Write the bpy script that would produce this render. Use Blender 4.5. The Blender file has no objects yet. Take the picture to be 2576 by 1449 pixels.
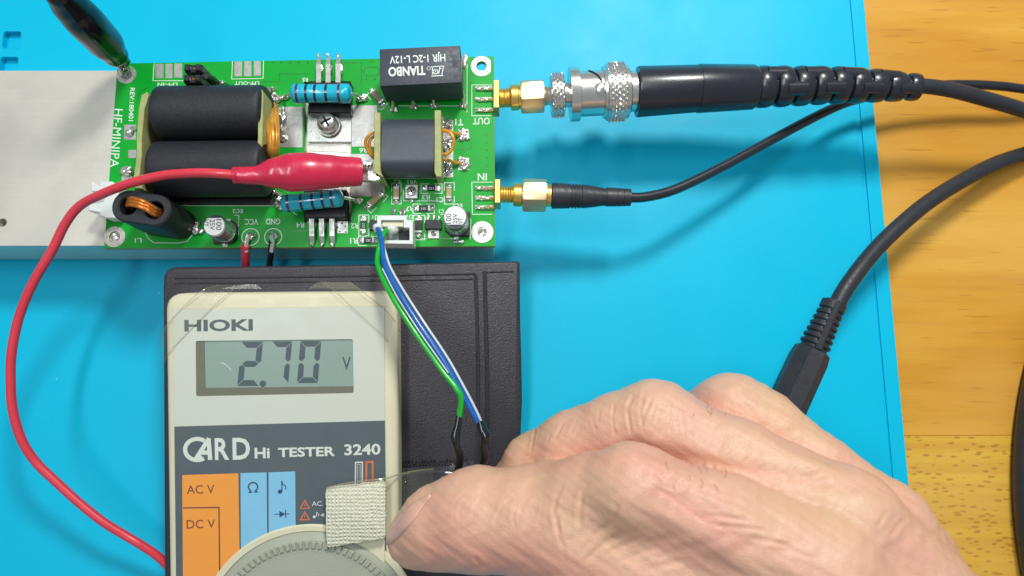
import bpy, bmesh, math, random
import numpy as np
from mathutils import Vector, Matrix
from mathutils.geometry import tessellate_polygon
from mathutils.bvhtree import BVHTree
from math import sin, cos, pi, radians, hypot, atan2
random.seed(4); rng = np.random.default_rng(4)
C = bpy.context.scene.collection
U = 0.001                                   # everything below is measured in millimetres

# ---------------------------------------------------------------- camera
H, TH, F = 200.0, radians(9.2), 1862.0      # height above the mat, tilt, focal length in px of a 2576 px wide frame
cam = bpy.data.cameras.new('camera'); camo = bpy.data.objects.new('camera', cam); C.objects.link(camo)
camo.location = (0, 0, H*U); camo.rotation_euler = (TH, 0, 0)
cam.sensor_width = 36; cam.lens = 36*F/2576; cam.clip_start = 0.004; cam.clip_end = 20
cam.dof.use_dof = True; cam.dof.focus_distance = .182; cam.dof.aperture_fstop = 21
bpy.context.scene.camera = camo

# ---------------------------------------------------------------- world, lamps, exposure
w = bpy.data.worlds.new('World'); bpy.context.scene.world = w; w.use_nodes = True
bg = w.node_tree.nodes['Background']
bg.inputs[0].default_value = (0.86, 0.93, 1.0, 1); bg.inputs[1].default_value = 0.29
def lamp(name, loc, target, shape, sx, sy, power, col, spin=0):
    l = bpy.data.lights.new(name, 'AREA'); l.shape = shape; l.size = sx*U; l.energy = power; l.color = col
    if shape in ('RECTANGLE', 'ELLIPSE'): l.size_y = sy*U
    o = bpy.data.objects.new(name, l); C.objects.link(o); o.location = Vector(loc)*U
    d = Vector(target)-Vector(loc)
    o.rotation_euler = (d.to_track_quat('-Z', 'Y').to_matrix() @ Matrix.Rotation(spin, 3, 'Z')).to_euler()
    return o
lamp('desk_lamp', (100, 325, 415), (20, 50, 10), 'DISK', 98, 98, 2.0, (1.0, 0.975, 0.93))
lamp('ceiling_lamp', (-330, 140, 1500), (0, 0, 0), 'RECTANGLE', 900, 160, 7.5, (0.90, 0.97, 1.0), 0.2)
sc = bpy.context.scene
sc.view_settings.view_transform = 'Standard'; sc.view_settings.look = 'None'
sc.view_settings.exposure = 0.0; sc.view_settings.gamma = 1.0

# ---------------------------------------------------------------- projection helpers (2576 x 1449 photograph grid)
CP = np.array([0, 0, H]); AX = np.array([0, sin(TH), -cos(TH)]); UPV = np.array([0, cos(TH), sin(TH)])
def ray(px, py):
    return np.array([(px-1288)/F, 0, 0]) + UPV*((724.5-py)/F) + AX
def P(px, py, z=0.0):
    d = ray(px, py); t = (z-H)/d[2]; return CP+d*t
def ppm(p): return F/float(np.dot(np.array(p)-CP, AX))
def proj(v):
    d = v-CP; t = d@AX; return 1288+F*d[..., 0]/t, 724.5-F*(d@UPV)/t
class Frame:
    def __init__(s, O, X, Y):
        s.O = np.array(O, float); s.X = np.array(X, float); s.X /= np.linalg.norm(s.X)
        Y = np.array(Y, float); Y -= s.X*np.dot(Y, s.X); s.Y = Y/np.linalg.norm(Y); s.N = np.cross(s.X, s.Y)
    def at(s, px, py, w=0.0):
        d = ray(px, py); t = (np.dot(s.O-CP, s.N)+w)/np.dot(d, s.N); q = CP+d*t-s.O
        return np.array([q@s.X, q@s.Y, w])
    def W(s, p):
        p = np.asarray(p, float); return s.O+p[..., 0:1]*s.X+p[..., 1:2]*s.Y+p[..., 2:3]*s.N
WORLD = Frame((0, 0, 0), (1, 0, 0), (0, 1, 0))
ZB = 20.0
BF = Frame((0, 0, ZB), (1, 0, 0), (0, 1, 0))            # top face of the circuit board
# zooms of the photograph I measured in
def zA(x, y): return (x/4, y/4)
def zB(x, y): return (644+x/4, y/4)
def zC(x, y): return (257.6+x/4, 289.8+y/4)
def zD(x, y): return (772.8+x/4, 322+y/4)
def zE(x, y): return (1159.2+x/4, 96.6+y/4)
def zF(x, y): return (1738.8+x*.325, 96.6+y*.325)
def zG(x, y): return (386.4+x*.275, 676.2+y*.275)
def zH(x, y): return (386.4+x*.275, 1051+y*.275)
def zI(x, y): return (966+x*.3777, 901.6+y*.3777)
def zK(x, y): return (676.2+x*.1778, 193.2+y*.1778)
def zL(x, y): return (x*.2888, 386.4+y*.2888)

# ---------------------------------------------------------------- materials
def lin(c):
    return tuple(((v/255)/12.92 if v/255 <= .04045 else ((v/255+.055)/1.055)**2.4) for v in c)
class NT:
    def __init__(s, m): s.m = m; s.t = m.node_tree; s.n = s.t.nodes; s.l = s.t.links
    def add(s, k, **kw):
        n = s.n.new(k)
        for a, b in kw.items(): setattr(n, a, b)
        return n
    def coord(s, scale=(1000, 1000, 1000)):
        tc = s.add('ShaderNodeTexCoord'); mp = s.add('ShaderNodeMapping'); mp.inputs['Scale'].default_value = scale
        s.l.new(tc.outputs['Object'], mp.inputs[0]); return mp.outputs[0]
    def noise(s, scale, detail=4, vec=None, rough=.55):
        n = s.add('ShaderNodeTexNoise'); n.inputs['Scale'].default_value = scale; n.inputs['Detail'].default_value = detail
        n.inputs['Roughness'].default_value = rough; s.l.new(vec if vec else s.coord(), n.inputs['Vector']); return n.outputs['Fac']
    def ramp(s, fac, stops):
        r = s.add('ShaderNodeValToRGB'); e = r.color_ramp.elements
        while len(e) < len(stops): e.new(.5)
        for k, (p, c) in enumerate(stops): e[k].position = p; e[k].color = (*c, 1) if len(c) == 3 else c
        s.l.new(fac, r.inputs[0]); return r.outputs[0]
    def mix(s, fac, a, b, mode='MIX'):
        m = s.add('ShaderNodeMix', data_type='RGBA', blend_type=mode)
        for i, v in ((0, fac), (6, a), (7, b)):
            if hasattr(v, 'default_value') or hasattr(v, 'is_linked'): s.l.new(v, m.inputs[i])
            else: m.inputs[i].default_value = v if i == 0 else (*v, 1)
        return m.outputs[2]
def mat(name, col, rough=.5, metal=0, var=.12, vscale=.35, bump=0.0, bscale=2.0, coat=0, sss=0, spec=.5, rvar=.12, alpha=1):
    m = bpy.data.materials.new(name); m.use_nodes = True; N = NT(m); b = N.n['Principled BSDF']
    c = lin(col)
    v = N.coord()
    f = N.noise(vscale, 5, v)
    lo = tuple(x*(1-var) for x in c); hi = tuple(min(1, x*(1+var)) for x in c)
    N.l.new(N.ramp(f, [(.3, lo), (.7, hi)]), b.inputs['Base Color'])
    f2 = N.noise(vscale*3.1, 4, v)
    N.l.new(N.ramp(f2, [(.3, (max(0, rough-rvar),)*3), (.7, (min(1, rough+rvar),)*3)]), b.inputs['Roughness'])
    b.inputs['Metallic'].default_value = metal; b.inputs['Coat Weight'].default_value = coat
    b.inputs['Coat Roughness'].default_value = .12
    b.inputs['Specular IOR Level'].default_value = spec; b.inputs['Alpha'].default_value = alpha
    if sss:
        b.inputs['Subsurface Weight'].default_value = sss; b.inputs['Subsurface Scale'].default_value = .002
    if bump:
        f3 = N.noise(bscale, 3, v); bp = N.add('ShaderNodeBump'); bp.inputs['Strength'].default_value = bump
        bp.inputs['Distance'].default_value = .0003; N.l.new(f3, bp.inputs['Height']); N.l.new(bp.outputs[0], b.inputs['Normal'])
    return m
M = dict(
 mat=mat('cyan_silicone', (0, 188, 225), .40, var=.03, vscale=.02, bump=.2, bscale=3.5, spec=.22, rvar=.05),
 heat=mat('milled_aluminium', (232, 227, 214), .38, .5, var=.03, vscale=.03, bump=.05, bscale=.6, rvar=.05),
 pcb=mat('green_solder_mask', (0, 166, 46), .40, var=.07, vscale=.12, coat=0, spec=.28, bump=.03, bscale=2, rvar=.05),
 pcbedge=mat('bare_fibreglass', (150, 165, 100), .6, bump=.15, bscale=4),
 trace=mat('dark_green_trace_gap', (0, 128, 38), .3, coat=.5),
 silk=mat('white_silkscreen', (226, 238, 228), .6, var=.05),
 tin=mat('tinned_pad', (184, 183, 178), .38, .5, var=.04, vscale=.25, bump=.2, bscale=.7),
 solder=mat('solder', (232, 231, 226), .24, .85, var=.06, vscale=.8, bump=.35, bscale=1.6, rvar=.06),
 ringm=mat('plated_ring', (208, 206, 196), .36, .6, var=.06, bump=.12, bscale=1),
 gold=mat('gold_plate', (240, 202, 112), .30, .85, var=.03, vscale=.1, rvar=.03),
 goldm=mat('satin_gold_nut', (226, 200, 158), .38, .8, var=.03, vscale=.1, rvar=.03),
 nickel=mat('nickel', (226, 224, 218), .24, .9, var=.03, vscale=.1, rvar=.03),
 ferrite=mat('matte_black_ferrite', (33, 36, 42), .50, var=.35, vscale=1.6, bump=.35, bscale=5, rvar=.1),
 ferrite2=mat('smooth_black_ferrite', (62, 70, 80), .34, var=.12, vscale=.9, bump=.12, bscale=4, rvar=.06),
 epoxy=mat('black_epoxy', (26, 27, 31), .45, bump=.15, bscale=5),
 relay=mat('dark_grey_relay_plastic', (58, 64, 76), .48, var=.06, bump=.15, bscale=6),
 rubber=mat('black_rubber', (38, 42, 50), .30, var=.10, vscale=.6, bump=.08, bscale=4, rvar=.04, coat=.25),
 rubberm=mat('matte_black_rubber', (44, 47, 54), .46, var=.12, bump=.15, bscale=5),
 blackv=mat('glossy_black_vinyl', (14, 16, 26), .20, var=.15, coat=.2, bump=.06, bscale=.5, rvar=.04),
 redv=mat('red_vinyl', (204, 34, 72), .30, var=.08, vscale=.12, coat=.35, bump=.05, bscale=.6, sss=.05),
 redw=mat('red_wire_jacket', (222, 62, 78), .34, var=.05, coat=.2),
 blue=mat('blue_resistor_lacquer', (0, 184, 212), .28, var=.05, coat=.7, bump=.06, bscale=1.5),
 band=mat('dark_band', (12, 34, 66), .3, coat=.6),
 bandr=mat('brown_band', (78, 50, 78), .3, coat=.6),
 copper=mat('enamelled_copper', (226, 138, 62), .26, .75, var=.2, vscale=.5, bump=.12, bscale=1.5),
 amber=mat('amber_enamel_wire', (232, 164, 66), .32, .35, var=.18, vscale=.6, bump=.08),
 plate=mat('tan_fibreglass', (168, 172, 112), .6, var=.14, vscale=.5, bump=.2, bscale=3),
 jst=mat('white_nylon', (222, 230, 226), .42, var=.04, sss=.15, bump=.05),
 cream=mat('cream_abs', (219, 214, 184), .42, var=.04, vscale=.08, bump=.05, bscale=5),
 label=mat('pale_label', (206, 211, 197), .36, var=.008, vscale=.05),
 slate=mat('slate_print', (86, 97, 102), .42, var=.05, vscale=.15, bump=.04),
 dgrey=mat('dark_grey_print', (88, 100, 100), .5, var=.04),
 offw=mat('off_white_print', (214, 222, 210), .5, var=.02),
 orange=mat('orange_print', (244, 160, 66), .4, var=.03, vscale=.1),
 lblue=mat('light_blue_print', (132, 196, 228), .4, var=.02),
 brown=mat('brown_print', (120, 66, 58), .5), navy=mat('navy_print', (40, 74, 98), .5), ored=mat('orange_red_print', (220, 116, 70), .5),
 lcd=mat('lcd_glass', (140, 163, 152), .35, var=.02, vscale=.08, coat=.4),
 seg=mat('lcd_segment', (74, 90, 94), .4, var=.03), segd=mat('lcd_segment_shadow', (132, 158, 152), .4),
 bezel_shade=mat('lcd_bezel_shade', (112, 112, 96), .5, var=.04),  # shade of the display recess put into the strip colour
 dial=mat('grey_dial', (166, 171, 154), .46, var=.03, vscale=.2, bump=.3, bscale=2.2),
 dark=mat('dark_recess', (14, 16, 20), .6),
 green=mat('green_wire_jacket', (16, 178, 50), .3, coat=.4, var=.05), bluew=mat('blue_wire_jacket', (16, 98, 184), .3, coat=.4, var=.05),
 whitew_and_glint=mat('clear_white_jacket_and_glint', (206, 216, 224), .28, coat=.4, var=.05),
 shrink=mat('heat_shrink', (16, 17, 20), .20, coat=.5, bump=.15, bscale=1),
 can=mat('aluminium_can', (205, 210, 212), .24, .8, var=.05), cantop=mat('can_top', (205, 208, 204), .4, .3, var=.04),
 ink=mat('black_ink', (30, 33, 38), .5), tan=mat('ceramic_tan', (186, 160, 116), .45, var=.06), brownc=mat('ceramic_brown', (124, 104, 92), .45, var=.06),
 alum=mat('to220_tab', (204, 204, 198), .3, .75, var=.03),
)
def wood(name, kind):
    m = bpy.data.materials.new(name); m.use_nodes = True; N = NT(m); b = N.n['Principled BSDF']
    big = N.noise(.028, 5, N.coord((350, 2200, 1000)))
    if kind == 0:
        base = N.ramp(big, [(.28, lin((194, 130, 38))), (.5, lin((211, 152, 48))), (.72, lin((224, 172, 70)))])
        fine = N.noise(.16, 6, N.coord((160, 2600, 1000)))
        base = N.mix(N.ramp(fine, [(.46, (0, 0, 0)), (.70, (.26, .26, .26))]), base, lin((190, 124, 50)))
        pores = N.noise(.55, 2, N.coord((150, 2600, 1000)), .4)
        base = N.mix(N.ramp(pores, [(.64, (0, 0, 0)), (.72, (.42, .42, .42))]), base, lin((140, 80, 26)))
    else:
        base = N.ramp(big, [(.28, lin((196, 140, 36))), (.5, lin((214, 164, 46))), (.74, lin((230, 186, 66)))])
        st = N.noise(.2, 5, N.coord((60, 2600, 1000)))
        base = N.mix(N.ramp(st, [(.40, (.45, .45, .45)), (.6, (0, 0, 0))]), base, lin((196, 132, 36)))
        vo = N.add('ShaderNodeTexVoronoi'); vo.inputs['Scale'].default_value = .62; N.l.new(N.coord((520, 1500, 1000)), vo.inputs['Vector'])
        nz = N.noise(.9, 2, N.coord((520, 1300, 1000)))
        ad = N.add('ShaderNodeMath', operation='MULTIPLY_ADD'); N.l.new(nz, ad.inputs[0]); ad.inputs[1].default_value = .5; N.l.new(vo.outputs['Distance'], ad.inputs[2])
        base = N.mix(N.ramp(ad.outputs[0], [(.47, (.72, .72, .72)), (.60, (0, 0, 0))]), base, lin((148, 86, 18)))
    base = N.mix(N.ramp(N.noise(.011, 3, N.coord((600, 1500, 1000))), [(.48, (0, 0, 0)), (.72, (.45, .45, .45))]), base, lin((236, 196, 108)))
    sp = N.add('ShaderNodeTexVoronoi'); sp.inputs['Scale'].default_value = .055; N.l.new(N.coord(), sp.inputs['Vector'])
    base = N.mix(N.ramp(sp.outputs['Distance'], [(.035, (.8, .8, .8)), (.06, (0, 0, 0))]), base, lin((240, 205, 140)))
    N.l.new(base, b.inputs['Base Color']); b.inputs['Roughness'].default_value = .34
    bp = N.add('ShaderNodeBump'); bp.inputs['Strength'].default_value = .12; bp.inputs['Distance'].default_value = .0002
    N.l.new(N.noise(.5, 4, N.coord((200, 2400, 1000))), bp.inputs['Height']); N.l.new(bp.outputs[0], b.inputs['Normal'])
    return m
def patch(m, kind):
    N = NT(m); b = N.n['Principled BSDF']; src = b.inputs['Base Color'].links[0].from_socket
    if kind == 'heat':
        st = N.noise(.6, 4, N.coord((60, 2200, 1000))); c = N.mix(N.ramp(st, [(.35, (.06, .06, .06)), (.7, (0, 0, 0))]), src, lin((150, 150, 146)))
        sm = N.noise(.035, 4); c = N.mix(N.ramp(sm, [(.55, (0, 0, 0)), (.75, (.22, .22, .22))]), c, lin((186, 172, 152)))
        sc = N.noise(.35, 6, N.coord((900, 1500, 1000)), .7); c = N.mix(N.ramp(sc, [(.70, (0, 0, 0)), (.76, (.6, .6, .6))]), c, lin((120, 116, 110)))
        dens, big, col = .09, .05, (240, 240, 236)
    else: c = src; dens, big, col = .07, .035, (150, 225, 240)
    vo = N.add('ShaderNodeTexVoronoi'); vo.inputs['Scale'].default_value = dens; N.l.new(N.coord(), vo.inputs['Vector'])
    c = N.mix(N.ramp(vo.outputs['Distance'], [(big*.35, (.7, .7, .7)), (big*.6, (0, 0, 0))]), c, lin(col))
    N.l.new(c, b.inputs['Base Color'])
patch(M['heat'], 'heat'); patch(M['mat'], 'mat')
M['wood0'] = wood('oiled_wood_long_grain', 0); M['wood1'] = wood('oiled_wood_ray_fleck', 1)
def vinyl():
    m = mat('dark_grey_vinyl', (54, 52, 59), .38, var=.08, vscale=.06, bump=.55, bscale=2.6, rvar=.08); return m
M['vinyl'] = vinyl()
def clearfilm(name, a, tint):
    m = bpy.data.materials.new(name); m.use_nodes = True; N = NT(m); b = N.n['Principled BSDF']
    b.inputs['Base Color'].default_value = (*lin(tint), 1); b.inputs['Roughness'].default_value = .12
    b.inputs['Alpha'].default_value = a; b.inputs['Specular IOR Level'].default_value = .9; b.inputs['Coat Weight'].default_value = 1
    bp = N.add('ShaderNodeBump'); bp.inputs['Strength'].default_value = .35; bp.inputs['Distance'].default_value = .0006
    N.l.new(N.noise(.12, 3, N.coord()), bp.inputs['Height']); N.l.new(bp.outputs[0], b.inputs['Normal']); return m
M['tape'] = clearfilm('clear_tape', .07, (206, 204, 168)); M['tapedge'] = clearfilm('tape_edge', .42, (168, 166, 132))
M['clear'] = clearfilm('clear_vinyl', .12, (120, 124, 134))
def velcro():
    m = bpy.data.materials.new('cream_woven_fabric'); m.use_nodes = True; N = NT(m); b = N.n['Principled BSDF']
    v = N.coord()
    wv = N.add('ShaderNodeTexWave', wave_type='BANDS', bands_direction='X'); wv.inputs['Scale'].default_value = .36; wv.inputs['Distortion'].default_value = 3
    wh = N.add('ShaderNodeTexWave', wave_type='BANDS', bands_direction='Y'); wh.inputs['Scale'].default_value = .36; wh.inputs['Distortion'].default_value = 3
    N.l.new(v, wv.inputs[0]); N.l.new(v, wh.inputs[0])
    mx = N.add('ShaderNodeMath', operation='MULTIPLY_ADD'); N.l.new(N.noise(1.2,3,v), mx.inputs[2]); N.l.new(wv.outputs['Fac'], mx.inputs[0]); N.l.new(wh.outputs['Fac'], mx.inputs[1])
    N.l.new(N.ramp(mx.outputs[0], [(.3, lin((206, 206, 178))), (.9, lin((236, 235, 214)))]), b.inputs['Base Color'])
    b.inputs['Roughness'].default_value = .85
    bp = N.add('ShaderNodeBump'); bp.inputs['Strength'].default_value = .7; bp.inputs['Distance'].default_value = .0004
    N.l.new(mx.outputs[0], bp.inputs['Height']); N.l.new(bp.outputs[0], b.inputs['Normal']); return m
M['velcro'] = velcro()
def skin():
    m = bpy.data.materials.new('skin'); m.use_nodes = True; N = NT(m); b = N.n['Principled BSDF']
    v = N.coord()
    base = N.ramp(N.noise(.045, 4, v), [(.3, lin((220, 167, 146))), (.5, lin((221, 177, 150))), (.7, lin((218, 181, 147)))])
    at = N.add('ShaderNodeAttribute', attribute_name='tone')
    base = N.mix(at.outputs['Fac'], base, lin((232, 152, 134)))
    base = N.mix(N.ramp(N.noise(.9, 5, v), [(.35, (.12, .12, .12)), (.65, (0, 0, 0))]), base, lin((206, 142, 114)))
    N.l.new(base, b.inputs['Base Color'])
    b.inputs['Roughness'].default_value = .42; b.inputs['Specular IOR Level'].default_value = .5
    b.inputs['Subsurface Weight'].default_value = .22; b.inputs['Subsurface Scale'].default_value = .0022; b.inputs['Subsurface Radius'].default_value = (1, .35, .2)
    vo = N.add('ShaderNodeTexVoronoi', feature='DISTANCE_TO_EDGE'); vo.inputs['Scale'].default_value = .85
    mp = N.add('ShaderNodeMapping'); mp.inputs['Scale'].default_value = (1, 1.6, 1); mp.inputs['Rotation'].default_value = (0, 0, .5); N.l.new(v, mp.inputs[0])
    dn = N.add('ShaderNodeTexNoise'); dn.inputs['Scale'].default_value = .4; N.l.new(mp.outputs[0], dn.inputs['Vector'])
    mm = N.add('ShaderNodeVectorMath', operation='MULTIPLY_ADD'); N.l.new(dn.outputs['Color'], mm.inputs[0]); mm.inputs[1].default_value = (2.5, 2.5, 2.5); N.l.new(mp.outputs[0], mm.inputs[2])
    N.l.new(mm.outputs[0], vo.inputs['Vector'])
    bp = N.add('ShaderNodeBump'); bp.inputs['Strength'].default_value = .22; bp.inputs['Distance'].default_value = .0002
    N.l.new(N.ramp(vo.outputs['Distance'], [(0, (0, 0, 0)), (.12, (1, 1, 1))]), bp.inputs['Height'])
    b2 = N.add('ShaderNodeBump'); b2.inputs['Strength'].default_value = .25; b2.inputs['Distance'].default_value = .0003
    N.l.new(N.noise(2.6, 4, v), b2.inputs['Height']); N.l.new(bp.outputs[0], b2.inputs['Normal']); N.l.new(b2.outputs[0], b.inputs['Normal'])
    return m
M['skin'] = skin(); M['nail'] = mat('thumb_nail', (222, 170, 150), .32, var=.06, vscale=.1, sss=.2, coat=.3)

# ---------------------------------------------------------------- geometry helpers
class G:
    def __init__(s): s.v = []; s.f = []
    def add(s, v, f, fr=None):
        v = np.asarray(v, float)
        if fr is not None: v = fr.W(v)
        b = len(s.v); s.v.extend(map(tuple, v)); s.f.extend([tuple(b+i for i in q) for q in f]); return s
    def plate(s, outer, holes, w0, w1, fr=BF, top=True, bottom=True):
        """outline(s) in frame u,v; flat slab with holes"""
        loops = [outer]+list(holes); vs = [(p[0], p[1]) for l in loops for p in l]; n = len(vs)
        tris = tessellate_polygon([[Vector((p[0], p[1], 0)) for p in l] for l in loops])
        V = [(x, y, w1) for x, y in vs]+[(x, y, w0) for x, y in vs]; Fs = []
        for t in tris:
            a, b_, c = t
            ar = (vs[b_][0]-vs[a][0])*(vs[c][1]-vs[a][1])-(vs[c][0]-vs[a][0])*(vs[b_][1]-vs[a][1])
            if abs(ar) < 1e-9: continue
            if ar < 0: a, c = c, a
            if top: Fs.append((a, b_, c))
            if bottom: Fs.append((n+c, n+b_, n+a))
        b = 0
        for k, l in enumerate(loops):
            m_ = len(l); area = sum(l[i][0]*l[(i+1) % m_][1]-l[(i+1) % m_][0]*l[i][1] for i in range(m_))
            ccw = (area > 0) == (k == 0)
            for i in range(m_):
                j = (i+1) % m_; q = (b+i, n+b+i, n+b+j, b+j) if ccw else (b+i, b+j, n+b+j, n+b+i)
                Fs.append(q)
            b += m_
        return s.add(V, Fs, fr)
    def prism(s, out, w0, w1, bev=.15, fr=BF, nb=1):
        out = [np.array(p[:2], float) for p in out]; n = len(out)
        if sum(out[i][0]*out[(i+1) % n][1]-out[(i+1) % n][0]*out[i][1] for i in range(n)) < 0: out = out[::-1]
        def inset(d):
            r = []
            for i in range(n):
                a, b, c = out[i-1], out[i], out[(i+1) % n]; e1 = b-a; e2 = c-b
                e1 = e1/(np.linalg.norm(e1)+1e-9); e2 = e2/(np.linalg.norm(e2)+1e-9)
                n1 = np.array([-e1[1], e1[0]]); n2 = np.array([-e2[1], e2[0]]); m_ = n1+n2
                r.append(b+m_*(d/max(.3, 1+float(n1@n2))))
            return r
        rings = [(out, w0)]
        if bev > 0:
            for k in range(nb+1):
                a = pi/2*k/nb; rings.append((inset(bev*(1-cos(a))) if k else out, w1-bev+bev*sin(a)))
        else: rings.append((out, w1))
        V = [(p[0], p[1], w_) for r, w_ in rings for p in r]; Fs = []
        for k in range(len(rings)-1):
            for i in range(n):
                j = (i+1) % n; Fs.append((k*n+i, k*n+j, (k+1)*n+j, (k+1)*n+i))
        Fs.append(tuple(range((len(rings)-1)*n, len(rings)*n))); Fs.append(tuple(range(n-1, -1, -1)))
        return s.add(V, Fs, fr)
    def box(s, c, size, ang=0, bev=.08, fr=BF, w0=0):
        return s.prism(rrect(c[0], c[1], size[0], size[1], 0, ang), w0, w0+size[2], min(bev, min(size)/3), fr)
    def tube(s, pts, r, n=14, res=6, cap=True, smooth=True):
        pts = [np.array(p, float) for p in pts]; rad = list(r) if hasattr(r, '__len__') else [r]*len(pts)
        if smooth and len(pts) > 2:
            q = [2*pts[0]-pts[1]]+pts+[2*pts[-1]-pts[-2]]; o = []; ro = []
            for i in range(1, len(q)-2):
                for k in range(res):
                    t = k/res; a, b, c, d = q[i-1], q[i], q[i+1], q[i+2]
                    o.append(.5*((2*b)+(c-a)*t+(2*a-5*b+4*c-d)*t*t+(-a+3*b-3*c+d)*t**3))
                    tt = t*t*(3-2*t); ro.append(rad[i-1]*(1-tt)+rad[i]*tt)
            o.append(pts[-1]); ro.append(rad[-1]); pts, rad = o, ro
        m_ = len(pts); V = []; up = None
        for i in range(m_):
            t = pts[min(i+1, m_-1)]-pts[max(i-1, 0)]; t = t/(np.linalg.norm(t)+1e-12)
            if up is None:
                up = np.cross(t, (0, 0, 1.)); up = up if np.linalg.norm(up) > 1e-3 else np.array([1., 0, 0])
            up = up-t*(up@t); up /= np.linalg.norm(up); sd = np.cross(t, up)
            for k in range(n):
                a = 2*pi*k/n; V.append(pts[i]+(up*cos(a)+sd*sin(a))*rad[i])
        Fs = [(i*n+k, i*n+(k+1) % n, (i+1)*n+(k+1) % n, (i+1)*n+k) for i in range(m_-1) for k in range(n)]
        if cap: Fs += [tuple(range(n-1, -1, -1)), tuple((m_-1)*n+k for k in range(n))]
        return s.add(V, Fs)
    def lathe(s, p0, p1, prof, n=40, mod=None, cap=True):
        """prof: (distance along p0->p1, radius); mod(theta, t)->added radius"""
        p0 = np.array(p0, float); a = np.array(p1, float)-p0; a /= np.linalg.norm(a)
        x = np.cross(a, (0, 0, 1.)); x = x/np.linalg.norm(x) if np.linalg.norm(x) > 1e-4 else np.array([1., 0, 0]); y = np.cross(a, x)
        V = []
        for t, r in prof:
            for k in range(n):
                th = 2*pi*k/n; rr = r+(mod(th, t) if mod else 0); V.append(p0+a*t+(x*cos(th)+y*sin(th))*rr)
        m_ = len(prof)
        Fs = [(i*n+k, (i+1)*n+k, (i+1)*n+(k+1) % n, i*n+(k+1) % n) for i in range(m_-1) for k in range(n)]
        if cap: Fs += [tuple(range(n)), tuple((m_-1)*n+k for k in range(n-1, -1, -1))]
        return s.add(V, [q[::-1] for q in Fs])
    def blob(s, c, r, seed=0, amp=.22, fr=None, n=12):
        rs = np.random.default_rng(seed); ph = rs.uniform(0, 6.28, 8); V = []; Fs = []
        for i in range(n//2+1):
            for k in range(n):
                a = pi*i/(n//2); b = 2*pi*k/n; d = np.array([sin(a)*cos(b), sin(a)*sin(b), cos(a)])
                q = 1+amp*(sin(3*d[0]+ph[0])*cos(4*d[1]+ph[1])+.6*sin(6*d[1]+5*d[0]+ph[2])*cos(5*d[2]+ph[3]))
                V.append(np.array(c)+d*np.array(r)*q)
        for i in range(n//2):
            for k in range(n): Fs.append((i*n+k, (i+1)*n+k, (i+1)*n+(k+1) % n, i*n+(k+1) % n))
        return s.add(V, Fs, fr)
    def ribbon(s, pts, wd, w=.02, fr=BF, closed=False):
        pts = [np.array(p[:2], float) for p in pts]; n = len(pts); L = []; R = []
        for i in range(n):
            a = pts[i-1] if (i or closed) else None; c = pts[(i+1) % n] if (i < n-1 or closed) else None; b = pts[i]
            e = [x/np.linalg.norm(x) for x in ([b-a] if a is not None else [])+([c-b] if c is not None else [])]
            ns = [np.array([-x[1], x[0]]) for x in e]; m_ = sum(ns)
            if len(ns) == 2: m_ = m_/max(.35, 1+float(ns[0]@ns[1]))
            L.append(b+m_*wd/2); R.append(b-m_*wd/2)
        V = [(p[0], p[1], w) for p in L+R]; k = n if closed else n-1
        return s.add(V, [(n+i, n+(i+1) % n, (i+1) % n, i) for i in range(k)], fr)
def rrect(cx, cy, w, h, r=0, ang=0, n=5):
    pts = []
    if r <= 0: pts = [(-w/2, -h/2), (w/2, -h/2), (w/2, h/2), (-w/2, h/2)]
    else:
        for sx, sy, a0 in ((1, -1, -pi/2), (1, 1, 0), (-1, 1, pi/2), (-1, -1, pi)):
            for k in range(n+1):
                a = a0+pi/2*k/n; pts.append((sx*(w/2-r)+r*cos(a), sy*(h/2-r)+r*sin(a)))
    c, s = cos(ang), sin(ang)
    return [(cx+x*c-y*s, cy+x*s+y*c) for x, y in pts]
def circ(cx, cy, r, n=32, a0=0, a1=2*pi):
    m_ = n if a1-a0 > 6.28 else n+1
    return [(cx+r*cos(a0+(a1-a0)*k/n), cy+r*sin(a0+(a1-a0)*k/n)) for k in range(m_)]
def link(name, me, parent=None, m=None, loc=(0, 0, 0)):
    o = bpy.data.objects.new(name, me); C.objects.link(o); o.location = loc
    if parent is not None: o.parent = parent
    if m is not None: me.materials.append(m)
    return o
def worigin(o):
    p = Vector((0, 0, 0))
    while o is not None: p += Vector(o.location); o = o.parent
    return np.array(p)/U
def make(name, g, m, parent=None, sharp=35, base=None, label=None):
    V = np.array(g.v, float)
    if parent is not None: org = worigin(parent); loc = (0, 0, 0)
    else:
        org = np.array(base if base is not None else [V[:, 0].mean(), V[:, 1].mean(), V[:, 2].min()]); loc = tuple(org*U)
    me = bpy.data.meshes.new(name); me.from_pydata(((V-org)*U).tolist(), [], g.f); me.validate(); me.update()
    me.polygons.foreach_set('use_smooth', [True]*len(me.polygons)); me.set_sharp_from_angle(angle=radians(sharp))
    o = link(name, me, parent, M[m] if isinstance(m, str) else m, loc)
    if label: o['label'] = label
    return o
def thing(name, base, label, cat, group=None):
    o = bpy.data.objects.new(name, None); C.objects.link(o); o.location = Vector(base)*U; o.empty_display_size = .005
    o['label'] = label; o['category'] = cat
    if group: o['group'] = group
    return o
def text_geo(body, bold=0.0):
    cu = bpy.data.curves.new('t', 'FONT'); cu.body = body; cu.offset = bold; cu.resolution_u = 3
    o = bpy.data.objects.new('t', cu); C.objects.link(o)
    me = bpy.data.meshes.new_from_object(o.evaluated_get(bpy.context.evaluated_depsgraph_get()))
    v = np.array([tuple(x.co) for x in me.vertices]); f = [tuple(p.vertices) for p in me.polygons]
    bpy.data.objects.remove(o); bpy.data.curves.remove(cu); bpy.data.meshes.remove(me); return v, f
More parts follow.
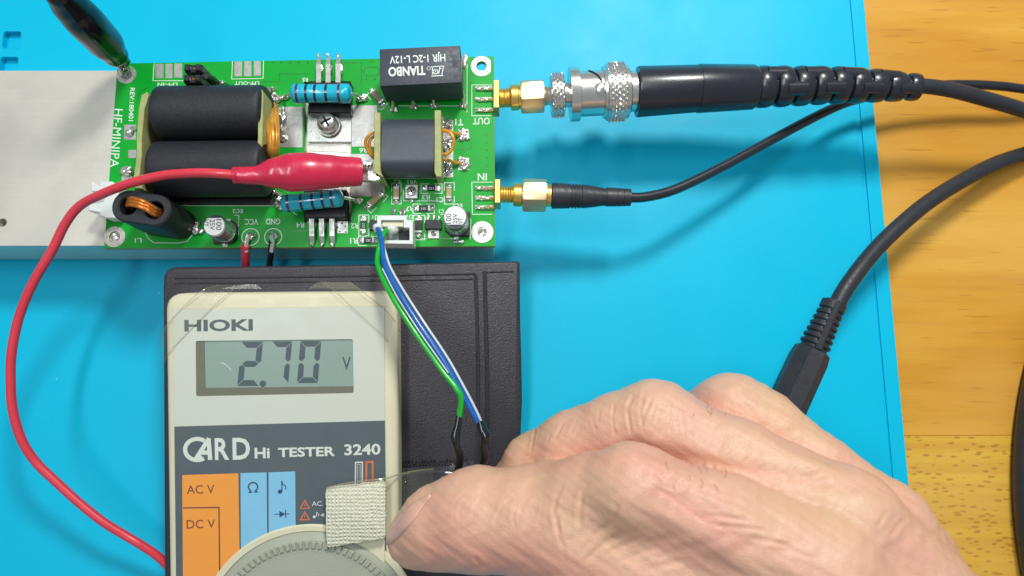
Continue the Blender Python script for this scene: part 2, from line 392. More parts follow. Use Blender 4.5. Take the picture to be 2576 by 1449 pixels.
def text(body, c, wpx, hpx, ang, m, parent, fr=BF, w=.035, bold=0.0, g=None, shear=0):
    """flat lettering: centre in photo px, width along the reading direction, cap height, angle seen in the photo (clockwise degrees)"""
    v, f = text_geo(body, bold)
    mn, mx = v.min(0), v.max(0); q = (v-(mn+mx)/2); sx = mx[0]-mn[0]; sy = mx[1]-mn[1]
    a = radians(ang); dx = (cos(a), sin(a)); dy = (sin(a), -cos(a))
    c0 = fr.at(c[0], c[1], w); ex = fr.at(c[0]+dx[0]*wpx/2, c[1]+dx[1]*wpx/2, w)-c0; ey = fr.at(c[0]+dy[0]*hpx/2, c[1]+dy[1]*hpx/2, w)-c0
    u = q[:, 0:1]/(sx/2); vv = q[:, 1:2]/(sy/2); u = u+shear*vv
    out = c0+u*ex+vv*ey; out[:, 2] = w
    if g is None:
        g = G(); g.add(out, f, fr); return make('lettering', g, m, parent)
    g.add(out, f, fr)

def pxpoly(pts, fr=BF, w=0.0): return [tuple(fr.at(x, y, w)[:2]) for x, y in pts]

# ================================================================ SETTING: table, mat
ZT = -3.2
yj = P(2400, 1105, ZT)[1]
tb = bpy.data.objects.new('table_top', None); C.objects.link(tb); tb.location = (0, 0, (ZT-20)*U); tb['kind'] = 'structure'
make('plank', G().prism([(-260, yj+.05), (300, yj+1.5), (300, 330), (-260, 330)], ZT-18, ZT, .1, WORLD), 'wood0', tb)
make('plank', G().prism([(-260, -260), (300, -260), (300, yj+1.44), (-260, yj-.01)], ZT-18, ZT, .1, WORLD), 'wood1', tb)

matt = thing('silicone_mat', (0, 0, ZT), 'large bright cyan silicone work mat lying on the wooden table under everything', 'mat')
e0 = P(2173, 0, 0); e1 = P(2287, 1235, 0); de = (e1-e0)/(e1[1]-e0[1])
def edge(y, off=0): return (e0[0]+de[0]*(y-e0[1])-off, y)
outl = [(-230, -180), edge(-180), edge(250), (-230, 250)]
holes = []; xr = P(53, 100, 0)[0]; y0 = P(30, 78, 0)[1]; y1 = P(30, 142, 0)[1]; pit = y0-y1
for k in range(12):
    cy = y0-k*pit-2.7; cx = xr-2.75-.0*k
    holes.append(rrect(cx, cy, 5.5, 5.4, .9, 0, 4))
go = 4.6
groove = [(x, y) for x, y in (edge(-175, go+.75), edge(-175, go-.75), edge(245, go-.75), edge(245, go+.75))]
g = G().plate(outl, holes+[groove], ZT, 0, WORLD)
make('mat_sheet', g, 'mat', matt)
g = G()
for h in holes: g.plate(h, [], ZT+.02, -2.0, WORLD)
make('tray_floor', g, 'mat', matt)
make('edge_groove', G().plate(groove, [], ZT+.02, -.55, WORLD), 'mat', matt)
# narrow bevel strips round each tray so its rim catches light
g = G()
for h in holes: g.tube([(x, y, -.12) for x, y in h]+[(h[0][0], h[0][1], -.12)], .22, 6, cap=False, smooth=False)
make('tray_rim', g, 'mat', matt)

# ================================================================ CIRCUIT BOARD
bo = thing('amplifier_board', (-60, 60, 0), 'green circuit board full of parts, screwed on a bare aluminium block', 'circuit board')
HT = 18.2
hs = [P(-260, 186, HT), P(294, 173, HT), P(1239, 160, HT), P(1239, 608, HT), P(-260, 614, HT)]
hs = [tuple(p[:2]) for p in (P(-330, 180, HT), P(1238, 168, HT), P(1243, 618, HT), P(-330, 613, HT))]
hy1 = P(1240, 618, HT)[1]; hy0 = P(0, 178, HT)[1]; hx1 = P(1241, 400, HT)[0]
hol = circ(*P(6, 560, HT)[:2], 1.1, 24)
ob = G().plate([(-240, hy1), (hx1, hy1), (hx1, hy0), (-240, hy0)], [hol], 1.0, HT, WORLD)
hsob = make('heatsink', ob, 'heat', bo)
make('heatsink_hole', G().prism(circ(*P(6, 560, HT)[:2], 1.15, 24), .9, 10, 0, WORLD), 'dark', bo)
# pcb with slot and four holes
def cpx(z, r): p = BF.at(*z); return p[0], p[1], r
ring_c = [zA(1275, 752), zB(2270, 668), zC(125, 1225), zD(1762, 1048)]
ringr = [2.5, 2.75, 2.65, 2.75]
outline = pxpoly([zA(1183, 640), zB(2392, 568), zD(1888, 1188), zC(18, 1338)])
slot = pxpoly([(765, 204), (883, 204), (883, 560), (765, 560)])
g = G().plate(outline, [slot]+[circ(*BF.at(*c)[:2], 1.42, 24) for c in ring_c], -1.6, 0)
pcb = make('board', g, 'pcb', bo)
g = G()
for a, b in ((0, 1), (1, 2), (2, 3), (3, 0)):
    p, q = np.array(outline[a]), np.array(outline[b]); d = (q-p)/np.linalg.norm(q-p); nrm = np.array([d[1], -d[0]])
    cen = np.mean(outline, axis=0)
    if nrm@(p-cen) < 0: nrm = -nrm
    g.prism([p, q, q+nrm*.06, p+nrm*.06], -1.55, -.12, 0)
g2 = g; make('board_edge', g2, 'pcbedge', bo)
for k, c in enumerate(ring_c):
    u = BF.at(*c)
    o_ = circ(u[0], u[1], ringr[k], 36)
    if k == 1: o_ = [(min(x, u[0]+2.35), y) for x, y in o_]
    make('mounting_ring', G().plate(o_, [circ(u[0], u[1], 1.40, 24)], .005, .16), 'ringm', bo)
for k in (0, 2, 3):   # screw sockets seen in three of the holes
    u = BF.at(*ring_c[k]); make('screw', G().lathe(BF.W(np.array([u[0], u[1], -1.8])), BF.W(np.array([u[0], u[1], 3])), [(0, 1.38), (1.5, 1.38), (1.5, 1.15), (.9, .8), (.6, .01)], 24), 'nickel', bo)
# traces (slightly recessed looking lines in the mask)
g = G()
for pl in ([(646, 222), (646, 206), (703, 206), (703, 186), (781, 186)], [(860, 158), (909, 158), (909, 236), (885, 250)],
           [(940, 262), (925, 280)], [zA(1385, 1000), zA(1410, 920), zA(1500, 880)], [(1015, 440), (1015, 505), (1150, 505)],
           [zC(1900, 1165), zC(2060, 1165)], [zD(430, 900), zD(520, 830), zD(640, 800)], [(1040, 600), (1160, 600), (1180, 585)]):
    g.ribbon(pxpoly(pl), .28, .008)
for x, y in [(686+22*k, 157) for k in range(5)]+[(1224, 340+19*k) for k in range(6)]+[(921, 199), (943, 199), (936, 155)]:
    u = BF.at(x, y); g.plate(circ(u[0], u[1], .35, 10), [], .004, .009)
for c in ((1165, 365), (935, 180), (1180, 500)):
    u = BF.at(*c); g.ribbon(rrect(u[0], u[1], 4.2, 2.4, 1.15), .3, .01, closed=True)
make('copper_trace', g, 'trace', bo)
# silkscreen lines
SL = []
def br(*pts): SL.append(pts)
br(zA(1550, 640), zA(1540, 812), zA(1845, 812)); br(zA(2340, 615), zA(2332, 795), (651, 197.5), (662, 197), (663, 152))
br(zB(2375, 855), zB(2172, 855), zB(2172, 1165), zB(2372, 1165)); br(zD(1865, 545), zD(1657, 545), zD(1662, 868), zD(1862, 868))
br(zB(2125, 620), zB(2122, 1130)); br(zB(1430, 1066), zB(2060, 1066)); br(zD(745, 508), zD(1300, 508)); br(zD(1300, 508), zD(1398, 495))
br(zB(1115, 960), zB(1170, 888), zB(1200, 905)); br(zB(1115, 960), zB(1158, 1000)); br(zB(1235, 1090), zB(1265, 1105), zB(1325, 1040))
br(zC(800, 905), zC(860, 912), zC(1720, 912), zC(1720, 840))
br(zC(1330, 1008), zC(1372, 1008), zC(1368, 1200), zC(1310, 1265)); br(zC(430, 1180), zC(460, 1240), zC(520, 1285), zC(760, 1287), zC(850, 1270), zC(910, 1200))
for x0, y0_, x1, y1_ in ((850, 560, 945, 765), (1380, 550, 1480, 765)):
    br(zD(x0, y0_+80), zD(x0, y0_), zD(x1, y0_), zD(x1, y0_+80)); br(zD(x0, y1_-80), zD(x0, y1_), zD(x1, y1_), zD(x1, y1_-80))
for x0, y0_, x1, y1_ in ((1145, 562, 1357, 657), (1065, 765, 1280, 860), (515, 1090, 722, 1182)):
    br(zD(x0+80, y0_), zD(x0, y0_), zD(x0, y1_), zD(x0+80, y1_)); br(zD(x1-80, y0_), zD(x1, y0_), zD(x1, y1_), zD(x1-80, y1_))
for x0, y0_, x1, y1_ in ((520, 876, 620, 1085), (1070, 878, 1182, 1125)):
    br(zD(x0, y0_+75), zD(x0, y0_), zD(x1, y0_), zD(x1, y0_+75)); br(zD(x0, y1_-75), zD(x0, y1_), zD(x1, y1_), zD(x1, y1_-75))
br(zD(700, 642), zD(742, 628), zD(812, 690), zD(765, 745)); br(zD(575, 790), zD(640, 855), zD(700, 800))
br(zD(1340, 870), zD(1375, 870)); br(zD(1590, 860), zD(1648, 925), zD(1640, 1120)); br(zD(1195, 890), zD(1190, 1050))
br(zD(420, 850), zD(440, 800), zD(438, 700))
g = G()
for pl in SL: g.ribbon(pxpoly(pl), .17, .014)
for c in (zC(1490, 1225), zC(1718, 1225)):
    u = BF.at(*c); g.ribbon(circ(u[0], u[1], 2.15, 36), .22, .014, closed=True)
u = BF.at(*zK(1080, 250)); g.ribbon(circ(u[0], u[1], 2.0, 20, -1.4, 1.4), .16, .014)
u = BF.at(*zC(1990, 930)); g.ribbon(circ(u[0], u[1], 2.0, 16, 2.6, 4.4), .16, .014)
make('silkscreen_line', g, 'silk', bo)
for b_, c, w_, h_, a in (('LPF-IN', zA(1685, 850), 50, 9, 180), ('LPF-OUT', (621, 209), 62, 9, 180), ('REV:180401', zA(1325, 1050), 84, 12, 93),
        ('HF-MINIPA', (293, 347), 148, 21, 94.5), ('R5', zB(495, 803), 14, 10, 180), ('OUT', zB(2268, 1218), 43, 17, 180), ('IN', zD(1762, 492), 23, 18, 180),
        ('T1', zB(2045, 1230), 20, 16, 180), ('R6', zD(565, 225), 20, 12, 180), ('C2', zD(905, 538), 17, 9, 180), ('VR1', zD(1058, 541), 24, 10, 180),
        ('R3', zD(1195, 695), 20, 12, 180), ('C3', zD(1335, 722), 19, 12, 180), ('R7', zD(1030, 812), 20, 12, 180), ('EC1', zD(1515, 785), 22, 12, 180),
        ('Q1', zD(690, 893), 16, 10, 180), ('D1', zD(1032, 893), 15, 10, 180), ('R2', zD(478, 985), 19, 13, 180), ('R1', zD(470, 1135), 19, 14, 180),
        ('R4', zC(1990, 1105), 20, 13, 180), ('VCC', zC(1500, 1073), 33, 15, 180), ('GND', zC(1718, 1070), 36, 15, 180), ('EC2', zC(1360, 965), 26, 10, 180),
        ('L1', zC(360, 1260), 17, 11, 180), ('C1', zD(1352, 838), 12, 10, 180)):
    text(b_, c, w_, h_, a, 'silk', bo, w=.018, bold=.012 if b_ != 'HF-MINIPA' else 0)
# tinned pads
PADN = [0]
def pad(pts, w1=.05, m='tin'):
    PADN[0] += 1; w1 += .003*PADN[0]
    return make('solder_pad', G().prism(pxpoly(pts), .003, w1, .02), m, bo)
def rectz(z, x0, y0, x1, y1): return [z(x0, y0), z(x1, y0), z(x1, y1), z(x0, y1)]
for r in ((1565, 642, 1645, 788), (1667, 642, 1735, 788), (1755, 640, 1833, 782), (2360, 620, 2436, 770), (2457, 618, 2531, 770), (2555, 615, 2625, 765)): pad(rectz(zA, *r))
pad(rectz(zK, 160, 425, 478, 1000)); pad([zK(1172, 405), zK(1535, 405), zK(1535, 990), zK(1172, 990)])
pad([zD(440, 262), zD(700, 262), zD(700, 690), zD(440, 690)])
pad(rectz(zA, 1250, 1255, 1370, 1408)); pad(rectz(zC, 262, 350, 345, 432)); pad(rectz(zC, 195, 535, 300, 680))
pad(rectz(zD, 1520, 12, 1625, 120)); pad(rectz(zD, 1520, 300, 1628, 425)); pad(rectz(zD, 1345, 0, 1470, 498)); pad(rectz(zB, 1865, 1215, 1985, 1440))
pad(rectz(zD, 295, 938, 410, 1060)); pad(rectz(zD, 640, 520, 780, 690))
for cx in (530, 620): pass
g = G()
for x, y in ((355, 958), (385, 990), (310, 1000), (345, 962), (390, 1048), (330, 1045)):
    u = BF.at(*zD(x, y)); g.plate(circ(u[0], u[1], .22, 8), [], .10, .13)
make('via', g, 'dark', bo)
# ---- edge-mount gold jacks
def jack(zf, rows, fl, barrel):
    for y in rows:
        p = BF.at(*zf(barrel[0], y)); q = BF.at(*zf(barrel[1], y)); g = G().prism([(p[0], p[1]-.55), (q[0], q[1]-.55), (q[0], q[1]+.55), (p[0], p[1]+.55)], .004, .25, .08)
        o = make('solder_pad', g, 'tin', bo)
    for k, y in enumerate(rows):
        a = BF.W(BF.at(*zf(barrel[0]+30, y), .4)); b = BF.W(BF.at(*zf(fl[0], y), .5))
        m_ = (a+b)/2
        make('jack_leg', G().tube([a, b], .36, 8), 'gold', bo)
        g = G(); 
        for j in range(3): g.blob(a+(b-a)*(.05+.25*j)+np.array([0, 0, -.05]), (.95, .5, .42), 11*k+j+int(fl[0]))
        make('solder_joint', g, 'solder', bo)
jack(zB, (893, 1000, 1108), (2390, 2447, 840, 1140), (2205, 2390)); jack(zD, (605, 705, 800), (1885, 1945, 545, 790), (1690, 1880))
def turned(name, items, axis, m, parent, n=48, mod=None, cap=True, z=20.0, extra=None):
    """items: (photo x, diameter in px) along axis((x,y),(x,y)) at height z -> one turned part"""
    (ax, ay), (bx, by) = axis
    def pt(x): return P(x, ay+(by-ay)*(x-ax)/(bx-ax), z)
    p0 = pt(items[0][0]); p1 = pt(items[-1][0]+1)
    prof = [(float(np.linalg.norm(pt(x)-p0)), d/2/ppm(pt(x))) for x, d in items]
    return make(name, G().lathe(p0, p1, prof, n, mod), m, parent)
AXO = ((1245, 248), (1603, 229)); AXI = ((1250, 489), (1588, 497))
for (x0, x1, yc, hh, ax_) in ((1242, 1256, 247.5, 72, AXO), (1245, 1259, 488.5, 61, AXI)):
    a = P(x0, yc, 19.5); b = P(x1, yc, 19.5); h2 = hh/2/ppm(a)
    g = G().prism([(a[0], a[1]-h2), (b[0], a[1]-h2), (b[0], a[1]+h2), (a[0], a[1]+h2)], 16.3, 22.4, .12, WORLD)
    make('jack_flange', g, 'gold', bo)
thread = lambda th, t: .13*sin(t*2*pi/.62)
def dense(x0, x1, d, k=26): return [(x0+(x1-x0)*i/k, d) for i in range(k+1)]
turned('jack_barrel', dense(1256, 1286, 47), AXO, 'gold', bo, 28, thread, z=19.5)
turned('jack_barrel', dense(1259, 1292, 41), AXI, 'gold', bo, 28, thread, z=19.5)
# ---- relay
rt = [zB(1243, 493), zB(2052, 455), zB(2066, 828), zB(1247, 866)]
RF = Frame((0, 0, 31.6), (1, 0, 0), (0, 1, 0))
rl = make('relay', G().prism(pxpoly(rt, RF), -9.6, 0, .25, RF, 2), 'relay', bo, label='dark grey relay block with white lettering')
text('HJR 1-2C L-12V', zB(1625, 580), 140, 25, 177.5, 'silk', rl, RF, bold=.015, w=.03)
text('TIANBO', zB(1518, 715), 93, 24, 177.5, 'silk', rl, RF, bold=.03, w=.03)
u = RF.at(*zB(1738, 688)); make('lettering', G().ribbon(circ(u[0], u[1], .42, 14), .1, .03, RF, True), 'silk', rl)
g = G(); 
for pl in ([(1895, 665), (1760, 672)], [(1885, 760), (1765, 765)], [(1888, 665), (1868, 760)], [(1852, 668), (1838, 742)], [(1868, 690), (1850, 690)],
           [(1795, 742), (1778, 722), (1792, 704), (1822, 704), (1832, 722), (1820, 742), (1795, 742)], [(1776, 668), (1776, 750)], [(1812, 722), (1800, 722)]):
    g.ribbon(pxpoly([zB(*p) for p in pl], RF), .22, .03, RF)
make('emblem', g, 'silk', rl)
u0 = RF.at(*zB(1974, 605)); u1 = RF.at(*zB(2052, 675))
make('relay_notch', G().prism([(u0[0], u1[1]), (u1[0]-.1, u1[1]), (u1[0]-.1, u0[1]), (u0[0], u0[1])], -.02, .12, .04, RF), 'relay', rl)
u = RF.at(*zB(2003, 645)); make('vent_plug', G().prism(circ(u[0], u[1], .45, 14), .1, .2, .05, RF), 'epoxy', rl)
u0 = RF.at(*zB(1243, 866)); u1 = RF.at(*zB(2066, 828))
for x, y in ((1390, 1085), (1585, 1060), (1788, 1050), (2088, 1050)):
    b = BF.W(BF.at(*zB(x, y+20), 0)); 
    make('relay_pin', G().tube([b+np.array([0, 2.6, 3.6]), b+np.array([0, .9, 1.6]), b+np.array([0, 0, .1])], [.38, .42, .6], 8), 'solder', bo)
    g = G()
    for j in range(3): g.blob(b+np.array([(-.5, .55, 0)[j], (0, -.1, .5)[j], .25]), (.6, .85, .6), 31+j+x)
    make('solder_joint', g, 'solder', bo)
b = BF.W(BF.at(*zB(2100, 620), 0)); make('solder_joint', G().blob(b, (.9, 2.2, .6), 5), 'solder', bo)
# ---- jumper header upper left
JF = Frame((0, 0, 30), (1, 0, 0), (0, 1, 0))
def pos(z, x, y, w=0, fr=JF): return fr.at(*z(x, y), w)
jh = None
for k, (x, y) in enumerate(((1948, 690), (1940, 795))):
    u = pos(zA, x, y)
    o = make('jumper_cap', G().prism(rrect(u[0], u[1], 4.4, 2.1, .25), -8.5 if k == 0 else -7.5, 0, .2, JF), 'epoxy', bo)
    for dx in (-1.35, 1.35):
        make('jumper_socket', G().prism(rrect(u[0]+dx, u[1], 1.35, 1.75, .2), -.1, .75, .2, JF), 'epoxy', o)
    make('header_pin', G().prism(rrect(u[0]-.9, u[1], .6, .6), 0, .35, .1, JF), 'nickel', o)
    make('header_pin', G().prism(rrect(u[0]+.35, u[1]-.1, .9, .4), 0, .25, .1, JF), 'copper', o)
a = JF.W(pos(zA, 2050, 740)); b = BF.W(BF.at(*zA(2210, 835), .4))
make('jumper_lead', G().tube([a+np.array([0, 0, -1]), (a+b)/2+np.array([0, 0, .3]), b], [.9, .75, .45], 8), 'epoxy', bo)
g = G()
for j, (x, y) in enumerate(((2160, 805), (2205, 835), (2245, 840))): g.blob(BF.W(BF.at(*zA(x, y), .5)), (1.1, .7, .8), j+70)
make('solder_joint', g, 'solder', bo)
# ---- big output transformer: two ferrite sleeves between two fibreglass plates
r_ = 6.75; zc = 27.2
def cyl_along(px0, px1, py, py1, z, r, name, m, parent, rnd=1.2, n=48):
    p0 = P(px0, py, z); p1 = P(px1, py1, z); L = float(np.linalg.norm(p1-p0)); pr = []
    for k in range(5): a = pi/2*k/4; pr.append((rnd-rnd*cos(a), r-rnd+rnd*sin(a)))
    pr += [(L*k/10, r) for k in range(1, 10)]
    for k in range(5): a = pi/2*(1-k/4); pr.append((L-rnd+rnd*cos(a), r-rnd+rnd*sin(a)))
    return make(name, G().lathe(p0, p1, pr, n), m, parent)
tr = make('output_transformer', G().prism(pxpoly([zC(400, -20), zC(1735, -40), zC(1735, 905), zC(330, 905)]), .01, .9, .1), 'epoxy', bo, label='large black two-tube transformer')
cyl_along(402, 674, 287, 285, zc, r_, 'ferrite_sleeve', 'ferrite', tr); cyl_along(393, 674, 427, 424, zc, r_, 'ferrite_sleeve', 'ferrite', tr)
def vplate(name, pts_top, zt, th, m, parent, zb_=20.2):
    fr = Frame((0, 0, zt), (1, 0, 0), (0, 1, 0))
    return make(name, G().prism(pxpoly(pts_top, fr), zb_-zt, 0, .1, fr), m, parent)
vplate('end_plate', [zA(1480, 925), zA(1425, 955), zA(1395, 1100), zA(1375, 1400), zC(345, 400), zC(315, 620), zC(325, 735), zC(400, 740), zC(372, 600), zC(395, 400), zA(1425, 1400), zA(1452, 1100), zA(1495, 960)], 31.5, 1.5, 'plate', tr)
vplate('end_plate', [zB(18, 910), zB(60, 900), zB(72, 935), zC(1610, 200), zC(1592, 470), zC(1555, 470), zC(1565, 200)], 32, 1.5, 'plate', tr, 25.5)
g = None
for k in range(8):
    x = 676+k*3.1; zz = 29.5-abs(k-3)*.4
    pts = [P(690+k*.8, 262+2*k, 21.5), P(x-1, 285+3*(k % 3), 25), P(x+1.5*sin(k), 320, zz), P(x+2*sin(k*2+1), 355, zz+.6), P(x-1, 385, zz-.6), P(x-4+k*.5, 412, 24)]
    make('winding', G().tube(pts, .52, 8), 'amber', tr)
g = G()
for j, (x, y, rx, ry) in enumerate(((205, 1110, 1, 2), (275, 1110, .8, 1.2), (265, 1180, 1, 3), (255, 1300, 1, 1.8), (270, 1380, 1.2, 1.2), (190, 1240, 1, 2.5))):
    g.blob(BF.W(BF.at(*zB(x, y), .35)), (rx, ry, .8), j+90)
for j, (x, y) in enumerate(((130, 915), (165, 900), (190, 960), (150, 985), (215, 1010), (175, 1005))): g.blob(BF.W(BF.at(*zB(x, y), .7)), (.9, .8, .9), j+120)
for j, (x, y) in enumerate(((1290, 1330), (1310, 1340), (1340, 1300))): g.blob(BF.W(BF.at(*zA(x, y), .3)), (.9, .8, .6), j+140)
for j, (x, y) in enumerate(((225, 560), (265, 580), (250, 545))): g.blob(BF.W(BF.at(*zC(x, y), .5)), (1.2, .9, .8), j+150)
for j, (x, y) in enumerate(((1740, 775), (1780, 800), (1760, 905), (1800, 930))): g.blob(BF.W(BF.at(*zC(x, y), .5)), (.9, .7, .7), j+160)
make('solder_joint', g, 'solder', bo)
# ---- small input transformer
SF = Frame((0, 0, 29.4), (1, 0, 0), (0, 1, 0))
a = SF.at(*zD(738, 100)); b = SF.at(*zD(1285, 100)); yt = SF.at(1020, 288)[1]; yb = SF.at(1020, 432)[1]
hgt = 9.0; rr = 3.9; V = []; Fs = []
sec = [(yt-rr+rr*sin(q), -rr+rr*cos(q)) for q in np.linspace(pi/2*1.6, 0, 12)]+[(yb+rr-rr*sin(q), -rr+rr*cos(q)) for q in np.linspace(0, pi/2*1.6, 12)]
n_ = len(sec)
for x, k in ((a[0], .93), (a[0]+.25, 1), (b[0]-.25, 1), (b[0], .93)):
    cy_ = (yt+yb)/2
    V += [(x, cy_+(y-cy_)*k, -4+(z_+4)*k) for y, z_ in sec]
for i in range(3):
    for k in range(n_): Fs.append((i*n_+k, (i+1)*n_+k, (i+1)*n_+(k+1) % n_, i*n_+(k+1) % n_))
Fs += [tuple(range(n_)), tuple(3*n_+k for k in range(n_-1, -1, -1))]
st = make('input_transformer', G().add(V, [f[::-1] for f in Fs], SF), 'ferrite2', bo, sharp=25, label='small smooth black transformer with amber wire loops')
vplate('end_plate', [zB(1190, 1130), zB(1250, 1130), zD(735, 440), zD(770, 495), zD(672, 445)], 29.5, 1.5, 'plate', st)
vplate('end_plate', [zB(1797, 1110), zB(1860, 1108), zD(1348, 60), zD(1352, 490), zD(1300, 488), zD(1280, 440)], 29.5, 1.5, 'plate', st, 24.5)
def loop(pts, r=.42, m='amber', par=None):
    return make('wire_loop', G().tube([P(*zD(x, y), z) for x, y, z in pts], r, 8), m, par or st)
loop([(690, 45, 27), (640, 60, 27.5), (590, 120, 27), (600, 200, 26), (650, 280, 25), (690, 310, 24)]); loop([(690, 75, 26), (640, 110, 26.4), (625, 150, 26), (640, 230, 25), (690, 290, 24)])
loop([(1330, 25, 27), (1420, 40, 27.5), (1470, 100, 27.5), (1465, 190, 27), (1420, 255, 26.5), (1330, 272, 26)])
loop([(1330, 10, 25), (1420, 30, 23), (1500, 58, 21.2), (1560, 62, 20.7)]); loop([(1330, 310, 25), (1420, 325, 23), (1490, 350, 21.2), (1560, 355, 20.6)])
g = G(); s_ = 200
for (x0, x1, y0_, y1_, n) in ((1530, 1615, 25, 105, 9), (1530, 1618, 310, 410, 10), (1365, 1450, 120, 490, 20), (1350, 1460, -90, 0, 8)):
    for k in range(n):
        s_ += 1; g.blob(BF.W(BF.at(*zD(random.uniform(x0, x1), random.uniform(y0_, y1_)), .25)), (random.uniform(.5, 1), random.uniform(.5, 1), random.uniform(.35, .8)), s_)
make('solder_joint', g, 'solder', bo)
# ---- power transistors
def to220(cx, ybody0, ybody1, ytab, up, legs, leg_y0, leg_y1):
    fr = Frame((0, 0, 22.8), (1, 0, 0), (0, 1, 0)); half = 54
    t = make('power_transistor', G().prism(pxpoly([(cx-half, ybody0), (cx+half-1, ybody0), (cx+half-1, ybody1), (cx-half, ybody1)], fr), -3.2, 0, .3, fr), 'epoxy', bo)
    tf = Frame((0, 0, HT+1.35), (1, 0, 0), (0, 1, 0))
    pts = [(cx-half, ybody1), (cx+half, ybody1), (cx+half+2, ytab), (cx-half-1, ytab)]
    sc_ = (cx, ytab+(ybody1-ytab)*.52)
    u = tf.at(*sc_)
    make('tab', G().plate(pxpoly(pts, tf), [circ(u[0], u[1], 1.5, 20)], -1.3, 0, tf), 'alum', t)
    s1 = G().lathe(tf.W(np.array([u[0], u[1], -.5])), tf.W(np.array([u[0], u[1], 5])), [(.2, 1.4), (1.0, 1.4), (1.0, 2.9), (1.2, 3.0), (1.6, 2.95)], 28); make('washer', s1, 'ringm', t)
    hd = [(1.6, 2.5), (2.9, 2.5), (3.3, 2.3), (3.7, 1.8), (3.9, 1.2), (4.0, .6)]
    sw = make('screw', G().lathe(tf.W(np.array([u[0], u[1], 0])), tf.W(np.array([u[0], u[1], 5])), hd, 28), 'nickel', t)
    for a_ in (.5, .5+pi/2):
        make('cross_recess', G().prism(rrect(u[0], u[1], 3.0, .6, .1, a_), 3.85, 4.08, .06, tf), 'dark' if a_ < 1 else 'dark', sw)
    for x in legs:
        f2 = Frame((0, 0, 22.0), (1, 0, 0), (0, 1, 0))
        d = 1 if up else -1
        a_ = f2.W(f2.at(x, leg_y0)); b_ = f2.W(f2.at(x, leg_y1+d*18)); c_ = P(x+2, leg_y1, 21.0)
        g = G(); V = []
        path = [(a_+np.array([0, -d*1.5, 0]), .62), (b_*.0+a_+np.array([0, d*1.0, 0]), .62), (b_, .60), (c_, .42)]
        V = []
        for p_, hw in path: V += [p_+np.array([-hw, 0, 0]), p_+np.array([hw, 0, 0]), p_+np.array([hw, 0, -.5]), p_+np.array([-hw, 0, -.5])]
        Fs = [(4*i+k, 4*i+(k+1) % 4, 4*i+4+(k+1) % 4, 4*i+4+k) for i in range(3) for k in range(4)]+[(0, 3, 2, 1), (12, 13, 14, 15)]
        g.add(V, Fs if not up else Fs); make('leg', g, 'jst' if False else 'tin', t, sharp=20)
        g = G(); g.blob(P(x+6, (leg_y0+leg_y1)/2+(-14 if not up else 2), 20.3), (.7, 1.5, .6), int(x)); g.blob(P(x+1, leg_y1-d*2, 20.6), (.5, .8, .5), int(x)+1)
        make('solder_joint', g, 'solder', t)
    return t
to220(829, 206, 284, 356, True, (801, 825, 850), 205, 143)
to220(818, 548, 478, 402, False, (784, 809, 835), 546, 612)
make('heatsink_insulator', G().prism(pxpoly([zK(515, 930), zK(1140, 930), zK(1140, 1075), zK(515, 1050)], Frame((0, 0, HT+.02), (1, 0, 0), (0, 1, 0))), -.01, .12, .03, Frame((0, 0, HT+.02), (1, 0, 0), (0, 1, 0))), 'ringm', bo)
# ---- blue five-band resistors
def resistor(p0, p1, r, z0, z1, bands, lead0, lead1):
    a = P(*p0, z0); b = P(*p1, z1); L = float(np.linalg.norm(b-a)); d = (b-a)/L
    pr = [(0, .3), (.15, r*.6), (.6, r*.93), (1.3, r), (2.6, r*1.0), (3.2, r*.93), (L-3.2, r*.93), (L-2.6, r), (L-1.3, r), (L-.6, r*.93), (L-.15, r*.6), (L, .3)]
    o = make('resistor', G().lathe(a, b, pr, 36), 'blue', bo, sharp=60)
    for k, t in enumerate(bands):
        rr_ = r*(1.012 if (t*L < 3 or t*L > L-3) else .945)
        make('colour_band', G().lathe(a+d*(t*L-.33), b, [(0, rr_-.05), (.02, rr_), (.64, rr_), (.66, rr_-.05)], 36, cap=False), 'bandr' if k in (0, 4) else 'band', o)
    for e, ld in ((a, lead0), (b, lead1)):
        q = P(*ld, 20.5); make('lead', G().tube([e, (e+q)/2+np.array([0, 0, .5]), q], [.42, .36, .4], 8), 'solder', o)
        g = G()
        for j in range(4): g.blob(q+np.array([random.uniform(-.9, .9), random.uniform(-.6, .6), -.1]), (.9, .7, .7), int(ld[0])+j)
        make('solder_joint', g, 'solder', bo)
resistor(zB(350, 942), zB(965, 942), 2.42, 26.2, 26.2, (.125, .275, .42, .60, .81), zB(285, 980), zB(1070, 990))
resistor(zC(1800, 895), zC(2425, 830), 2.2, 26.4, 26.4, (.13, .34, .52, .68, .83), zC(1765, 860), zD(510, 740))
# ---- upright binocular choke with copper wire, lower left
KF = Frame((0, 0, 34.0), (1, 0, 0), (0, 1, 0))
cu_ = KF.at(*zC(388, 933)); ang = radians(-9)
rx_ = 13.3/2*1.04; ry_ = 7.5/2*1.02
stad = rrect(cu_[0], cu_[1], 2*rx_, 2*ry_, ry_*.98, ang, 8)
ho = []
for s in (-1, 1):
    hx, hyy = cu_[0]+s*3.15*cos(ang), cu_[1]+s*3.15*sin(ang); ho.append((hx, hyy))
g = G().plate(stad, [circ(x, y, 2.05, 24) for x, y in ho], -13.6, -.35, KF, top=False)
